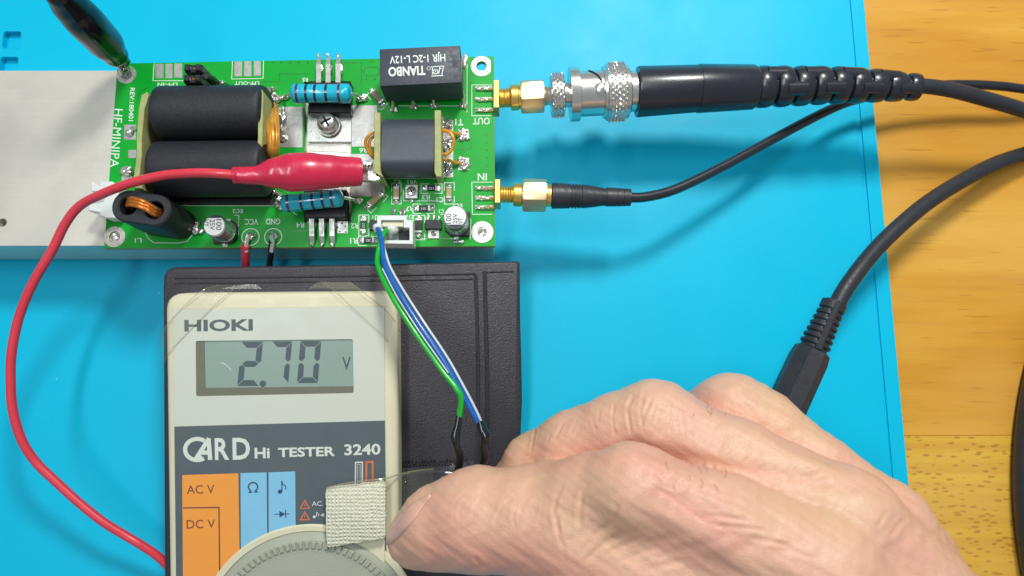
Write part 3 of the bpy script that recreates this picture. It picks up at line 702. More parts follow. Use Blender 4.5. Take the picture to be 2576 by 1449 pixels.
# rounded rim: bridge to inset ring
ins = rrect(cu_[0], cu_[1], 2*rx_-.7, 2*ry_-.7, ry_*.98-.35, ang, 8); n_ = len(stad)
g.plate(ins, [circ(x, y, 2.3, 24) for x, y in ho], -.02, 0, KF, bottom=False)
V = [(x, y, -.35) for x, y in stad]+[(x, y, -.02) for x, y in ins]; g.add(V, [(i, (i+1) % n_, n_+(i+1) % n_, n_+i) for i in range(n_)], KF)
for x, y in ho:
    c0, c1 = circ(x, y, 2.3, 24), circ(x, y, 2.05, 24)
    g.add([(a, b, -.02) for a, b in c0]+[(a, b, -.35) for a, b in c1], [(i, (i+1) % 24, 24+(i+1) % 24, 24+i) for i in range(24)], KF)
ch = make('choke', g, 'ferrite', bo, sharp=50, label='upright black twin-hole core wound with bare copper')
for k in range(3):
    off = (k-1)*.95; nx, ny = -sin(ang), cos(ang); cx_, cy_ = cos(ang), sin(ang)
    pts = [(-3.9, -6, .7), (-3.7, -1.2, .8), (-2.8, .5, .9), (-1, 1.1, .9), (1, 1.0, .6), (2.8, .2, -.1), (3.6, -1.6, -.4), (3.8, -6, -.4)]
    make('winding', G().tube([KF.W(np.array([cu_[0]+a*cx_+(off*.8+c)*nx, cu_[1]+a*cy_+(off*.8+c)*ny, b])) for a, b, c in pts], .5, 10), 'copper', ch)
# ---- electrolytic cans
def can(top, rpx, base_sq, flip, texts):
    tz = 28.0; fr = Frame((0, 0, tz), (1, 0, 0), (0, 1, 0)); u = fr.at(*top); r = rpx/ppm(fr.W(u)); p = np.array([u[0], u[1], ZB])
    s_ = r*1.04
    o = make('capacitor', G().lathe(p+np.array([0, 0, 1.2]), p+np.array([0, 0, 9]), [(0, r), (.5, r), (.8, r*.93), (1.1, r), (6.2, r), (6.6, r*.95), (6.8, r*.88), (6.8, .01)], 40), 'can', bo, sharp=28)
    sgn = -1 if flip else 1
    sq = [(-s_, -s_), (s_, -s_), (s_, s_*.55), (s_*.55, s_), (-s_*.55, s_), (-s_, s_*.55)]
    sq = [(u[0]+y*sgn*-1, u[1]+x*sgn) for x, y in sq]
    make('capacitor_base', G().prism(sq, .15, 1.25, .1), 'epoxy', o)
    make('can_top', G().prism(circ(u[0], u[1], r*.88, 36), -.01, .02, 0, fr), 'cantop', o)
    a0 = -pi/2 if not flip else pi/2
    arc = circ(u[0], u[1], r*.885, 20, a0-.74, a0+.74)
    make('polarity_mark', G().prism(arc, .021, .04, 0, fr), 'ink', o)
    for b_, c, w_, h_ in texts: text(b_, c, w_, h_, -90 if not flip else 90, 'ink', o, fr, w=.05, bold=.005)
    for d in (-1, 1): make('capacitor_foot', G().prism(rrect(u[0]+.2*d, u[1]+d*(s_+.3), 1.3, .9), .02, .3, .05), 'tin', o)
    return o
can(zD(1488, 893), 31, 0, False, (('100', zD(1422, 912), 25, 14), ('25V', zD(1487, 912), 25, 12), ('VT', zD(1545, 935), 16, 12)))
can(zC(1125, 1108), 29, 0, True, (('100', zC(1172, 1102), 27, 14), ('25V', zC(1105, 1102), 26, 13), ('VT', zC(1040, 1085), 18, 13)))
g = G()
for j, (x, y) in enumerate(((950, 1085), (930, 1130), (990, 1170), (935, 1170))): g.blob(BF.W(BF.at(*zC(x, y), .4)), (1.0, .8, .6), j+300)
for j, (x, y) in enumerate(((1240, 1282), (1210, 1285))): g.blob(BF.W(BF.at(*zC(x, y), .3)), (.9, .5, .4), j+310)
for j, (x, y) in enumerate(((1500, 1145), (1545, 1148))): g.blob(BF.W(BF.at(*zD(x, y), .3)), (.9, .5, .4), j+320)
make('solder_joint', g, 'solder', bo)
# ---- surface-mount chips
def chip(c, L, W_, H_, ang, m, name, code=None, end=.45, z=zD):
    u = BF.at(*z(*c)); a = radians(ang)
    o = make(name, G().prism(rrect(u[0], u[1], L, W_, 0, a), .06, H_, .06), m, bo)
    for s in (-1, 1):
        ex, ey = u[0]+s*(L/2-.05)*cos(a), u[1]+s*(L/2-.05)*sin(a)
        make('end_cap', G().prism(rrect(ex, ey, .55, W_*1.04, 0, a), .05, H_+.03, .06), 'tin', o)
        g = G().blob((u[0]+s*(L/2+.55)*cos(a), u[1]+s*(L/2+.55)*sin(a), .12), (.75, W_*.55, .42), int(c[0])+s, fr=BF); make('solder_joint', g, 'solder', o)
    if code:
        text(code, z(*c), 11, 6.5, code_ang.get(code, 180), 'silk', o, w=H_+.02)
    return o
code_ang = {'511': 180, '1/4': 180, '262': 180, '212': 90, '10': 180}
chip((900, 662), 2.9, 1.35, .9, 90, 'tan', 'chip_capacitor'); chip((1428, 655), 2.6, 1.3, .8, 90, 'tan', 'chip_capacitor')
chip((685, 730), 3.6, 1.45, 1.1, 45, 'tan', 'chip_capacitor'); chip((1222, 985), 3.6, 1.5, 1.1, -50, 'brownc', 'chip_capacitor', z=zB)
chip((1250, 607), 2.6, 1.4, .6, 0, 'ink', 'chip_resistor', '10'); chip((1172, 812), 2.9, 1.4, .6, 0, 'ink', 'chip_resistor', '511')
chip((615, 1133), 2.6, 1.35, .6, 0, 'ink', 'chip_resistor', '262'); chip((568, 980), 2.7, 1.35, .6, 90, 'ink', 'chip_resistor', '212')
chip((1125, 990), 3.2, 1.7, 1.1, 90, 'ink', 'diode')
u = BF.at(*zD(1055, 650)); o = make('trimmer', G().prism(rrect(u[0], u[1], 3.1, 3.6, .2), .05, 1.1, .1), 'tin', bo)
make('trimmer_rotor', G().lathe(BF.W(np.array([u[0], u[1], 1.0])), BF.W(np.array([u[0], u[1], 3])), [(0, 1.25), (.25, 1.25), (.4, 1.0), (.4, .01)], 24), 'nickel', o)
for a_ in (0, pi/2): make('cross_recess', G().prism(rrect(u[0], u[1], 1.3, .32, 0, a_+.4), 1.39, 1.43, 0), 'dark', o)
make('solder_joint', G().blob(BF.W(np.array([u[0], u[1]-2.1, .1])), (.7, .6, .4), 3), 'solder', o)
p = BF.at(*zD(1275, 985)); o = make('regulator_chip', G().prism(rrect(p[0], p[1], 4.1, 2.3), .1, 1.5, .15), 'epoxy', bo)
for dx in (-1.35, 0.0, 1.35): make('chip_leg', G().blob((p[0]+dx-.1, p[1]+1.9, .25), (.42, .95, .4), int(dx*9)+40, .12, BF), 'solder', o)
make('chip_leg', G().prism(rrect(p[0], p[1]-2.2, 2.8, 2.2), .02, .35, .08), 'tin', o)
make('solder_joint', G().blob((p[0], p[1]-2.1, .3), (.8, .8, .5), 77, fr=BF), 'solder', o)
p = BF.at(*zD(665, 985)); o = make('transistor_chip', G().prism(rrect(p[0], p[1], 1.5, 2.6), .1, 1.1, .12), 'epoxy', bo)
for y in (930, 1040): make('chip_leg', G().blob(BF.at(*zD(685, y), .2), (.45, .5, .35), y, fr=BF), 'solder', o)
# ---- white wire sockets
JT = Frame((0, 0, 25.5), (1, 0, 0), (0, 1, 0))
o1 = pxpoly([zD(705, 880), zD(1000, 880), zD(1000, 925), zD(1062, 925), zD(1062, 1165), zD(745, 1160), zD(740, 1040), zD(705, 1030)], JT)
i1 = pxpoly([zD(742, 925), zD(972, 925), zD(972, 1000), zD(1030, 1000), zD(1030, 1130), zD(775, 1130), zD(772, 1020), zD(742, 1010)], JT)
ws = make('white_socket', G().plate(o1, [i1], -5.4, 0, JT), 'jst', bo)
make('socket_floor', G().plate(i1, [], -5.3, -4.6, JT), 'jst', ws)
make('socket_key', G().prism(pxpoly(rectz(zD, 750, 932, 965, 985), JT), -4.5, -.8, .1, JT), 'cream', ws)
make('socket_slot', G().prism(pxpoly(rectz(zD, 905, 1010, 1010, 1105), JT), -4.55, -2.6, .1, JT), 'dark', ws)
for x in (860, 960): make('socket_pin', G().tube([P(*zD(x, 800), 20.4), P(*zD(x, 860), 21.2), P(*zD(x, 900), 22)], [.45, .4, .35], 8), 'nickel', ws)
for x in (865, 955): make('solder_joint', G().blob(P(*zD(x, 850), 20.3), (.75, 1.2, .5), x), 'solder', bo)
JL = Frame((0, 0, 24), (1, 0, 0), (0, 1, 0))
wl = make('white_socket', G().prism(pxpoly([zL(870, 240), zL(975, 240), zL(1040, 290), zL(1010, 560), zL(920, 560), zL(780, 500), zL(780, 440), zL(870, 420)], JL), -3.8, 0, .3, JL, 2), 'jst', bo)
make('socket_latch', G().prism(pxpoly([zL(780, 240), zL(815, 245), zL(885, 300), zL(885, 330), zL(790, 325)], JL), -3, -.3, .2, JL), 'jst', wl)
make('socket_latch', G().prism(pxpoly([zL(772, 455), zL(830, 480), zL(880, 500), zL(880, 520), zL(775, 500)], JL), -1, .4, .2, JL), 'jst', wl)
make('socket_slot', G().prism(pxpoly([zL(860, 370), zL(930, 370), zL(900, 420), zL(850, 430)], JL), -.02, .03, 0, JL), 'ringm', wl)
# ---- supply leads soldered in their rings
for k, (c, m_) in enumerate(((zC(1490, 1225), 'redw'), (zC(1718, 1225), 'epoxy'))):
    b = BF.W(BF.at(*c))
    g = G().tube([b+np.array([.5, .6, -.2]), b+np.array([0, .2, 1.0]), b+np.array([-.6+.9*k, -1.6, .9]), b+np.array([-.6+.5*k, -4, .4])], [.7, .75, .6, .55], 8)
    g.blob(b+np.array([.3, .1, .4]), (1.1, 1.1, .8), 55+k); make('bare_wire', g, 'solder', bo)
    e0_ = (P(617, 618, 21) if k == 0 else P(684, 606, 21)); e1_ = (P(619, 680, 15) if k == 0 else P(678, 680, 15))
    make('supply_wire', G().tube([e0_, (e0_+e1_)/2, e1_, e1_+np.array([0, -6, -4])], 1.05 if k == 0 else .75, 16), m_, bo, label='red supply wire' if k == 0 else 'black supply wire')

# ================================================================ RED CLIP LEAD
rc = thing('red_clip_lead', P(740, 430, 28), 'red crocodile clip lead biting the board beside the small transformer', 'clip lead')
pts = [(591, 440, 37.5), (640, 441, 37), (690, 436, 36), (732, 434, 35), (775, 432, 34.3), (820, 432, 33), (865, 432, 31.5), (902, 432, 30.2), (909, 432, 30)]
hw = [21, 23, 39, 49.5, 49, 44, 39, 37, 33]
pp = [P(*p) for p in pts]
g = G().tube(pp, [h/ppm(q) for h, q in zip(hw, pp)], 32, 6)
v = np.array(g.v); zc_ = np.interp(v[:, 0], [q[0] for q in pp], [q[2] for q in pp]); v[:, 2] = zc_+(v[:, 2]-zc_)*.82; g.v = [tuple(x) for x in v]
make('boot', g, 'redv', rc)
make('boot_collar', G().tube([P(589, 440.5, 37.5), P(600, 440.5, 37.5)], 1.92, 28), 'redv', rc)
jf = Frame((0, 0, 30.2), (1, 0, 0), (0, 1, 0))
for s, ya, yb_, zz, nm in ((1, 330, 375, 30.6, 'upper_jaw'), (-1, 470, 530, 28.2, 'lower_jaw')):
    f_ = Frame((0, 0, zz), (1, 0, 0), (0, 1, 0))
    if s == 1: pl = [zD(500, 330), zD(650, 342), zD(650, 360), zD(638, 385), zD(620, 365), zD(602, 385), zD(585, 365), zD(568, 385), zD(550, 365), zD(500, 365)]
    else: pl = [zD(500, 525), zD(690, 530), zD(735, 515), zD(735, 490), zD(700, 480), zD(680, 450), zD(655, 472), zD(632, 445), zD(610, 470), zD(588, 445), zD(565, 460), zD(500, 455)]
    make('jaw', G().prism(pxpoly(pl, f_), -1.6, 0, .15, f_), 'nickel', rc)
make('jaw_pan', G().prism(pxpoly([zD(500, 340), zD(620, 350), zD(690, 500), zD(500, 515)], Frame((0, 0, 28), (1, 0, 0), (0, 1, 0))), -.6, 0, .1, Frame((0, 0, 28), (1, 0, 0), (0, 1, 0))), 'alum', rc)
make('jaw', G().tube([P(*zD(690, 500), 27), P(*zD(725, 520), 23.5), P(*zD(745, 520), 20.6)], [.8, .8, .6], 8), 'nickel', rc)
cab = [(594, 440, 37.5), (550, 436.5, 38), (507, 435, 38), (455, 437, 37.5), (407, 442, 36.8), (330, 460, 36), (257, 488, 34), (202, 517, 32), (165, 562, 30.5), (130, 632, 29), (95, 690, 28), (69, 742, 27), (45, 808, 25.5), (29, 890, 24), (27, 960, 22.5), (32, 1030, 21), (54, 1105, 19), (90, 1162, 17), (139, 1210, 15.5), (196, 1262, 14), (257, 1311, 12.5), (310, 1344, 11), (352, 1369, 10), (395, 1398, 8.5), (430, 1432, 6.5), (470, 1480, 4)]
make('cable', G().tube([P(*p) for p in cab], 1.08, 16), 'redw', rc)
# ================================================================ BLACK CLIP LEAD
bc = thing('black_clip_lead', P(316, 180, 20), 'black crocodile clip gripping the board corner ring beside the aluminium block', 'clip lead')
pts = [(250, -420, 62), (330, -330, 60), (420, -240, 57), (500, -170, 55), (600, -60, 52), (720, 70, 47), (860, 220, 42), (1040, 410, 33), (1150, 540, 27), (1235, 622, 23)]
hw = [30, 35, 60, 96, 150, 188, 198, 182, 132, 78]
pp = [P(x/4, y/4, z) for x, y, z in pts]
make('boot', G().tube(pp, [h/4/ppm(q)*.96 for h, q in zip(hw, pp)], 32, 6), 'blackv', bc)
make('cable', G().tube([P(-60, -190, 60), P(20, -140, 61), pp[1]], 1.2, 12), 'blackv', bc)
a = P(*zA(1225, 610), 23.5)
make('jaw', G().tube([a, P(*zA(1268, 650), 22.5), P(*zA(1300, 700), 21)], [.9, .65, .5], 10), 'nickel', bc)
make('jaw', G().tube([P(*zA(1190, 640), 22.5), P(*zA(1215, 690), 21.6), P(*zA(1235, 760), 20.5)], [1.0, .8, .5], 10), 'nickel', bc)
make('jaw', G().tube([P(*zA(1268, 560), 24), P(*zA(1310, 625), 22)], [.45, .3], 8), 'nickel', bc)

# ================================================================ ADAPTER, BNC CABLE, THIN CABLE
ad = thing('coax_adapter', P(1340, 246, 10), 'gold and nickel coaxial adapter screwed on the upper board jack marked OUT', 'adapter')
turned('coupling_sleeve', [(1284, 50), (1284.5, 60), (1287, 64), (1303, 64), (1305, 58), (1312, 58)], AXO, 'gold', ad)
def hexnut(x0, x1, d, axis, parent, z=20.0, m='goldm'):
    (ax, ay), (bx, by) = axis
    pt = lambda x: P(x, ay+(by-ay)*(x-ax)/(bx-ax), z)
    p0, p1 = pt(x0), pt(x1); L = np.linalg.norm(p1-p0); r = d/2/ppm((p0+p1)/2)/cos(pi/6)*.985
    a = (p1-p0)/L; x = np.cross(a, (0, 0, 1.)); x /= np.linalg.norm(x); y = np.cross(a, x); V = []
    secs = [(0, .88), (.5, 1), (L-.5, 1), (L, .88)]; n = 24
    for t, k in secs:
        for j in range(n):
            th = 2*pi*j/n; q = ((th+pi/6+pi/6) % (pi/3))-pi/6; R = r*cos(pi/6)/cos(q)
            R = min(R, r*.985) if k == 1 else min(R, r*.91); V.append(p0+a*t+(x*cos(th)+y*sin(th))*R)
    Fs = [(i*n+j, i*n+(j+1) % n, (i+1)*n+(j+1) % n, (i+1)*n+j) for i in range(3) for j in range(n)]+[tuple(range(n-1, -1, -1)), tuple(3*n+j for j in range(n))]
    return make('hex_nut', G().add(V, Fs), m, parent, sharp=22)
hexnut(1310, 1367, 79, AXO, ad)
turned('adapter_neck', [(1366, 46), (1372, 50), (1378, 44), (1386, 50)], AXO, 'nickel', ad)
kn = lambda n, p, d: (lambda th, t: d*(max(0, sin(n*th+p*t))*max(0, sin(n*th-p*t+1.2))*2-.5))
turned('knurled_ring', [(1385, 80), (1387, 104)]+dense(1389, 1416, 108, 18)+[(1418, 104), (1420, 80)], AXO, 'nickel', ad, 150, kn(24, 4.2, .33))
turned('adapter_body', [(1419, 62), (1434, 62)], AXO, 'nickel', ad)

bn = thing('coax_cable', P(1700, 226, 12), 'thick black cable with knurled bayonet plug and long ribbed boot on the adapter', 'cable')
turned('collar_ring', [(1432, 100), (1433, 134), (1455, 134), (1457, 128), (1457.5, 100)], AXO, 'nickel', bn)
turned('plug_shell', [(1456, 112), (1516, 112)], AXO, 'nickel', bn)
turned('knurled_ring', [(1514, 110), (1516, 128), (1521, 130)]+dense(1524, 1568, 139, 30)+[(1570, 132), (1578, 130), (1582, 116), (1582, 90)], AXO, 'nickel', bn, 200, lambda th, t: kn(33, 3.6, .34)(th, t) if 1.2 < t < 5.6 else 0)
turned('plug_neck', [(1580, 90), (1584, 101), (1598, 101), (1603, 92), (1606, 80)], AXO, 'nickel', bn)
# bayonet slot and pin on the shell
(ax, ay), (bx, by) = AXO
c0_ = P(1458, ay+(by-ay)*(1458-ax)/(bx-ax), 20); rS = 56/ppm(c0_)
pts = []
for k in range(14):
    t = k/13; th = radians(112-62*t); x = 1480+35*sin(t*pi/2); cc = P(x, ay+(by-ay)*(x-ax)/(bx-ax), 20); pts.append(cc+np.array([0, rS*cos(th-0)*1.0, rS*sin(th)*1.0]))
pts = []
for k in range(16):
    t = k/15; el = radians(38+62*t)     # angle from horizontal north over the top towards the south
    x = 1478+34*sin(t*pi/2)-4*t; cc = P(x, ay+(by-ay)*(x-ax)/(bx-ax), 20); pts.append(cc+np.array([0, rS*cos(el), rS*sin(el)])*1.0)
make('bayonet_slot', G().tube(pts, .28, 8), 'dark', bn)
cc = pts[-1]; make('bayonet_pin', G().lathe(cc-np.array([.3, .1, .6]), cc+np.array([-.3, -.4, 3]), [(0, 1.55), (.7, 1.55), (.95, 1.2), (1.05, .1)], 24), 'nickel', bn)
# boot: faceted barrel then ribbed, slotted strain relief
ctr = [(1602, 231, 125), (1606, 231, 127), (1755, 223, 118), (1756, 223, 122), (1893, 219.5, 112), (1900, 219, 104)]
bp_ = [P(x, y, 20+(x-1602)*.004) for x, y, d in ctr]
def oct_(V): return V
g = G()
V = []; n = 32
for q, (x, y, d) in zip(bp_, ctr):
    r = d/2/ppm(q)
    for k in range(n):
        th = 2*pi*k/n; e = abs(cos(2*th)); R = r*(1-.035*(1-e)); V.append(q+np.array([0, R*cos(th), R*sin(th)]))
g.add(V, [(i*n+k, i*n+(k+1) % n, (i+1)*n+(k+1) % n, (i+1)*n+k) for i in range(len(ctr)-1) for k in range(n)]+[tuple(range(n-1, -1, -1)), tuple((len(ctr)-1)*n+k for k in range(n))])
make('boot', g, 'rubber', bn)
q0, q1 = bp_[0], bp_[-2]
def cx_at(x): return np.interp(x, [1890, 1980, 2100, 2200, 2306], [219.5, 217.5, 214, 215.5, 219.5])
def dm(x): return np.interp(x, [1890, 1980, 2100, 2200, 2306], [106, 102, 94, 84, 68])
core = [(x, cx_at(x)) for x in range(1890, 2310, 26)]
make('strain_relief_core', G().tube([P(x, y, 21) for x, y in core], [dm(x)/2/ppm(P(x, y, 21))*.74 for x, y in core], 20), 'rubber', bn)
# ribs: nine rounded rings, joined by top and bottom bridges
xs = np.linspace(1920, 2296, 9)
for k, x in enumerate(xs):
    wd = 21 if k < 8 else 15; pr = []; r0 = dm(x)/2/ppm(P(x, cx_at(x), 21))
    items = [(x-wd, .82), (x-wd*.88, .92), (x-wd*.55, .985), (x-wd*.1, 1.0), (x+wd*.4, .99), (x+wd*.85, .93), (x+wd, .82)]
    a_ = P(x-wd, cx_at(x-wd), 21); b_ = P(x+wd, cx_at(x+wd), 21); prof = [(float(np.linalg.norm(P(i, cx_at(i), 21)-a_)), r0*f) for i, f in items]
    make('strain_relief_rib', G().lathe(a_, b_, prof, 28), 'rubber', bn)
g = G()
for k in range(8):
    s = 1 if k % 2 == 0 else -1
    x0, x1 = xs[k], xs[k+1]
    for sgn in ((1,) if s > 0 else (-1,)):
        ps = [P(x, cx_at(x), 21)+np.array([0, .36*dm(x)/2/ppm(P(x, 220, 21))*sgn, .60*dm(x)/2/ppm(P(x, 220, 21))]) for x in (x0, (x0+x1)/2, x1)]
        g.tube(ps, dm(x0)/ppm(ps[0])*.19, 12)
make('strain_relief_bridge', g, 'rubber', bn)
cb = [(2290, 218, 21), (2330, 217, 20.5), (2400, 228, 19), (2490, 252, 17), (2576, 278, 14), (2700, 318, 8), (2800, 350, 3)]
make('cable', G().tube([P(*p) for p in cb], 1.95, 20), 'rubberm', bn)

tc = thing('thin_coax_cable', P(1450, 492, 12), 'thin glossy black cable with a gold hex plug in the lower jack marked IN', 'cable')
turned('coupling_sleeve', [(1291, 46), (1292, 56), (1294, 59), (1312, 59), (1314, 50), (1318, 50)], AXI, 'gold', tc, z=19.5)
hexnut(1315, 1374, 77, AXI, tc, 19.5)
turned('plug_neck', [(1372, 50), (1376, 56), (1386, 56), (1388, 50), (1392, 50)], AXI, 'gold', tc, z=19.5)
turned('boot', [(1388, 60), (1389, 66), (1434, 62), (1435, 57), (1438, 57), (1439, 62), (1442, 62), (1443, 57), (1446, 57), (1447, 62), (1450, 62), (1451, 57), (1454, 57), (1455, 61), (1458, 61), (1459, 57), (1462, 57), (1464, 60), (1490, 54), (1515, 46), (1524, 44), (1525, 48), (1550, 47), (1550.5, 43), (1552, 43), (1552.5, 46), (1566, 46), (1566.5, 41), (1568, 41), (1568.5, 45), (1586, 43), (1588, 30)], AXI, 'rubberm', tc, z=19.5)
th_ = [(1580, 497, 19.5), (1620, 496, 19), (1680, 483, 18), (1740, 458, 17), (1820, 418, 15.5), (1901, 374, 14), (1985, 328, 12.5), (2064, 287, 11), (2130, 258, 9.5), (2200, 240, 8.5), (2290, 224, 8), (2370, 214, 8), (2450, 213, 7.5), (2520, 217, 7), (2576, 224, 6), (2700, 240, 3), (2800, 250, 2)]
make('cable', G().tube([P(*p) for p in th_], 1.28, 18), 'rubber', tc)

# ================================================================ LOWER RIGHT CABLE AND BLACK LOOP
lc = thing('plug_cable', P(2050, 880, 5), 'matte black cable with ribbed boot running off behind the hand on the right', 'cable')
cbl = [(2800, 350, -1), (2680, 362, 0), (2576, 388, 2), (2500, 414, 5), (2420, 455, 8), (2340, 505, 11), (2270, 562, 14), (2210, 620, 16), (2160, 680, 18), (2120, 738, 19), (2095, 790, 19)]
make('cable', G().tube([P(*p) for p in cbl], 2.05, 20), 'rubberm', lc)
A0 = np.array([2101, 758.]); A1 = np.array([1975, 1030.]); dd = (A1-A0)/np.linalg.norm(A1-A0)
a3, b3 = P(*A0, 19), P(*A1, 17); L = float(np.linalg.norm(b3-a3)); sc_ = L/np.linalg.norm(A1-A0)
make('strain_relief_core', G().lathe(a3, b3, [(0, 2.2), (1, 2.6), (13, 3.2)], 20), 'rubberm', lc)
t = 0.2
for k in range(7):
    r = 3.05+.12*k
    make('strain_relief_rib', G().lathe(a3+(b3-a3)/L*(t), b3, [(0, r*.8), (.25, r*.97), (.5, r), (.95, r*.97), (1.15, r*.8)] if k else [(0, r*.8), (.3, r), (2.2, r), (2.5, r*.8)], 28), 'rubberm', lc); t += 2.9 if k == 0 else 1.62
g = G(); u_ = (b3-a3)/L; sd = np.cross(u_, (0, 0, 1.)); g.tube([a3+u_*1+np.array([0, 0, 2.4]), a3+u_*13.5+np.array([0, 0, 3.1])], 1.0, 10)
make('strain_relief_bridge', g, 'rubberm', lc)
V = []; n = 8; prof = [(13.0, 3.4), (13.6, 4.3), (16, 4.7), (L+18, 4.9)]
for t_, r in prof:
    for k in range(n):
        th = 2*pi*(k+.5)/n; V.append(a3+u_*t_+(sd*cos(th)+np.cross(sd, u_)*sin(th))*r)
make('boot', G().add(V, [(i*n+k, i*n+(k+1) % n, (i+1)*n+(k+1) % n, (i+1)*n+k) for i in range(3) for k in range(n)]+[tuple(range(n-1, -1, -1)), tuple(3*n+k for k in range(n))]), 'rubberm', lc, sharp=20)

cc_ = P(2590, 1335, ZT+3); R_ = 125
g = G().tube([(cc_[0]+R_-R_*cos(a), cc_[1]+R_*sin(a), ZT+3.2) for a in np.linspace(-1.0, 1.25, 40)], 3.2, 16, 2)
o = make('cable_loop', g, 'rubberm'); o['label'] = 'black cable loop cut off by the right edge on the wooden table'; o['category'] = 'cable'

# ================================================================ VINYL CASE and CARD TESTER share one tilted frame
def rotv(v, ax, a):
    return np.array(Matrix.Rotation(a, 3, Vector(ax)) @ Vector(v))
Xt, Yt = np.array([1., 0, 0]), np.array([0, cos(TH), sin(TH)])
Nt = np.cross(Xt, Yt)
Xt = rotv(Xt, Nt, radians(1.0)); Yt = rotv(Yt, Nt, radians(1.0))
Yx = Yt.copy()
Xt = rotv(Xt, Yx, radians(3.0)); Xx = Xt.copy(); Yt = rotv(Yt, Xx, radians(1.0))
O_ = CP+ray(700, 1000)*174.0
TF = Frame(O_, Xt, Yt)
TK = 8.6                                                         # tester thickness
vc = thing('vinyl_case', TF.W(TF.at(1100, 900, -TK-9)), 'dark grey vinyl folding case lying under the card tester and the hand', 'case')
def T(x, y, w=0): return TF.at(x, y, w)
CW = -TK-.15
casepts = [(413, 1560), (409, 720), (411, 694), (419, 679), (436, 672), (700, 669), (1000, 664), (1200, 659), (1304, 657), (1308, 661), (1309, 800), (1312, 900), (1314, 1010), (1310, 1100), (1305, 1200), (1303, 1560)]
make('case_cover', G().prism(pxpoly(casepts, TF, CW), CW-3.2, CW, .8, TF, 3), 'vinyl', vc)
make('case_back', G().prism(pxpoly([(x+(3 if x < 800 else -4), y+4) for x, y in casepts], TF, CW-3.3), CW-7.5, CW-3.25, .8, TF, 3), 'vinyl', vc)
g = G()   # embossed seam lines and fold ridges
for pl, r in (([(440, 699), (800, 695), (1195, 688)], .35), ([(440, 712), (800, 708), (1190, 701)], .3), ([(1196, 690), (1200, 800), (1203, 1000), (1200, 1200), (1198, 1500)], .5), ([(1219, 682), (1222, 800), (1226, 1000), (1222, 1200), (1220, 1500)], .55), ([(1226, 684), (1292, 682)], .3)):
    g.tube([TF.W(T(x, y, CW-.05)) for x, y in pl], r, 8)
make('case_seam', g, 'vinyl', vc)
# clear pocket with heat-welded rim
pf = [(1000, 1186), (1160, 1160), (1175, 1190), (1172, 1400), (1000, 1400)]
cw = pxpoly([(1004, 1180), (1175, 1165), (1177, 1420), (1004, 1420)], TF, CW+.8)
V = []; nx_, ny_ = 16, 20
for j in range(ny_+1):
    for i in range(nx_+1):
        s, t = i/nx_, j/ny_; a = np.array(cw[0])*(1-s)+np.array(cw[1])*s; b = np.array(cw[3])*(1-s)+np.array(cw[2])*s; q = a*(1-t)+b*t
        V.append((q[0], q[1], CW+.3+1.6*sin(pi*s)*min(1, t*3)+.4*sin(s*7+t*5)))
make('clear_pocket', G().add(V, [(j*(nx_+1)+i, (j+1)*(nx_+1)+i, (j+1)*(nx_+1)+i+1, j*(nx_+1)+i+1) for j in range(ny_) for i in range(nx_)], TF), 'clear', vc)
g = G(); k = 0
for i in range(22):
    for r_o in range(2):
        q = T(1005+i*8+r_o*3, 1163+r_o*9-i*.3, CW); k += 1; g.blob((q[0], q[1], CW+.1), (.28, .4, .3), k, .1, TF, 8)
for i in range(24):
    for r_o in range(2):
        q = T(1012+r_o*9, 1182+i*9+r_o*3, CW); k += 1; g.blob((q[0], q[1], CW+.1), (.3, .38, .3), k, .1, TF, 8)
o = make('pocket_weld', g, 'shrink', vc); o['kind'] = 'stuff'
make('pocket_rim', G().tube([TF.W(T(x, y, CW+.7)) for x, y in ((1004, 1196), (1040, 1189), (1080, 1186), (1120, 1188), (1170, 1196))], .35, 8), 'clear', vc)
make('pocket_tab', G().prism(pxpoly([(1166, 1160), (1190, 1160), (1192, 1196), (1160, 1196)], TF, CW), CW+.1, CW+.5, .1, TF), 'clear', vc)

tt = thing('card_tester', TF.W(TF.at(700, 1000, -TK)), 'cream card-size digital tester reading 2.70 volts, taped on the vinyl case', 'meter')
uTL, uTR = T(413, 738), T(999, 733); uBL, uBR = T(428, 1800), T(1006, 1800)
def rounded4(pts, r, n=5):
    o = []; m_ = len(pts)
    for i in range(m_):
        a, b, c = (np.array(pts[j % m_][:2], float) for j in (i-1, i, i+1)); e1 = (a-b)/np.linalg.norm(a-b); e2 = (c-b)/np.linalg.norm(c-b)
        p, q = b+e1*r, b+e2*r
        for k in range(n+1):
            t = k/n; o.append(tuple((1-t)**2*p+2*t*(1-t)*b+t*t*q))
    return o
body = rounded4([uTL, uTR, uBR, uBL], 4.2)
make('body', G().prism(body, -TK, -.35, 1.3, TF, 4), 'cream', tt)
lp = rounded4([T(436, 778), T(967, 771), T(976, 1800), T(447, 1800)], 1.2, 3)
disp = rounded4([T(*zG(385, 660)), T(*zG(1822, 643)), T(*zG(1830, 1137)), T(*zG(389, 1167))], .5, 3)
split_l, split_r = T(438.6, 1073), T(968, 1058)
topl = [tuple(T(436, 778)[:2]), tuple(T(967, 771)[:2]), tuple(split_r[:2]), tuple(split_l[:2])]
make('face_label', G().plate(topl, [disp], -.36, .0, TF), 'label', tt)
make('bezel_rim', G().ribbon([T(433.5, 775.5)[:2], T(969.5, 768.5)[:2]], .18, .012, TF), 'cream', tt)
make('range_panel', G().prism([tuple(split_l[:2]), tuple(split_r[:2]), tuple(T(976, 1800)[:2]), tuple(T(447, 1800)[:2])], -.36, .001, .0, TF), 'slate', tt)
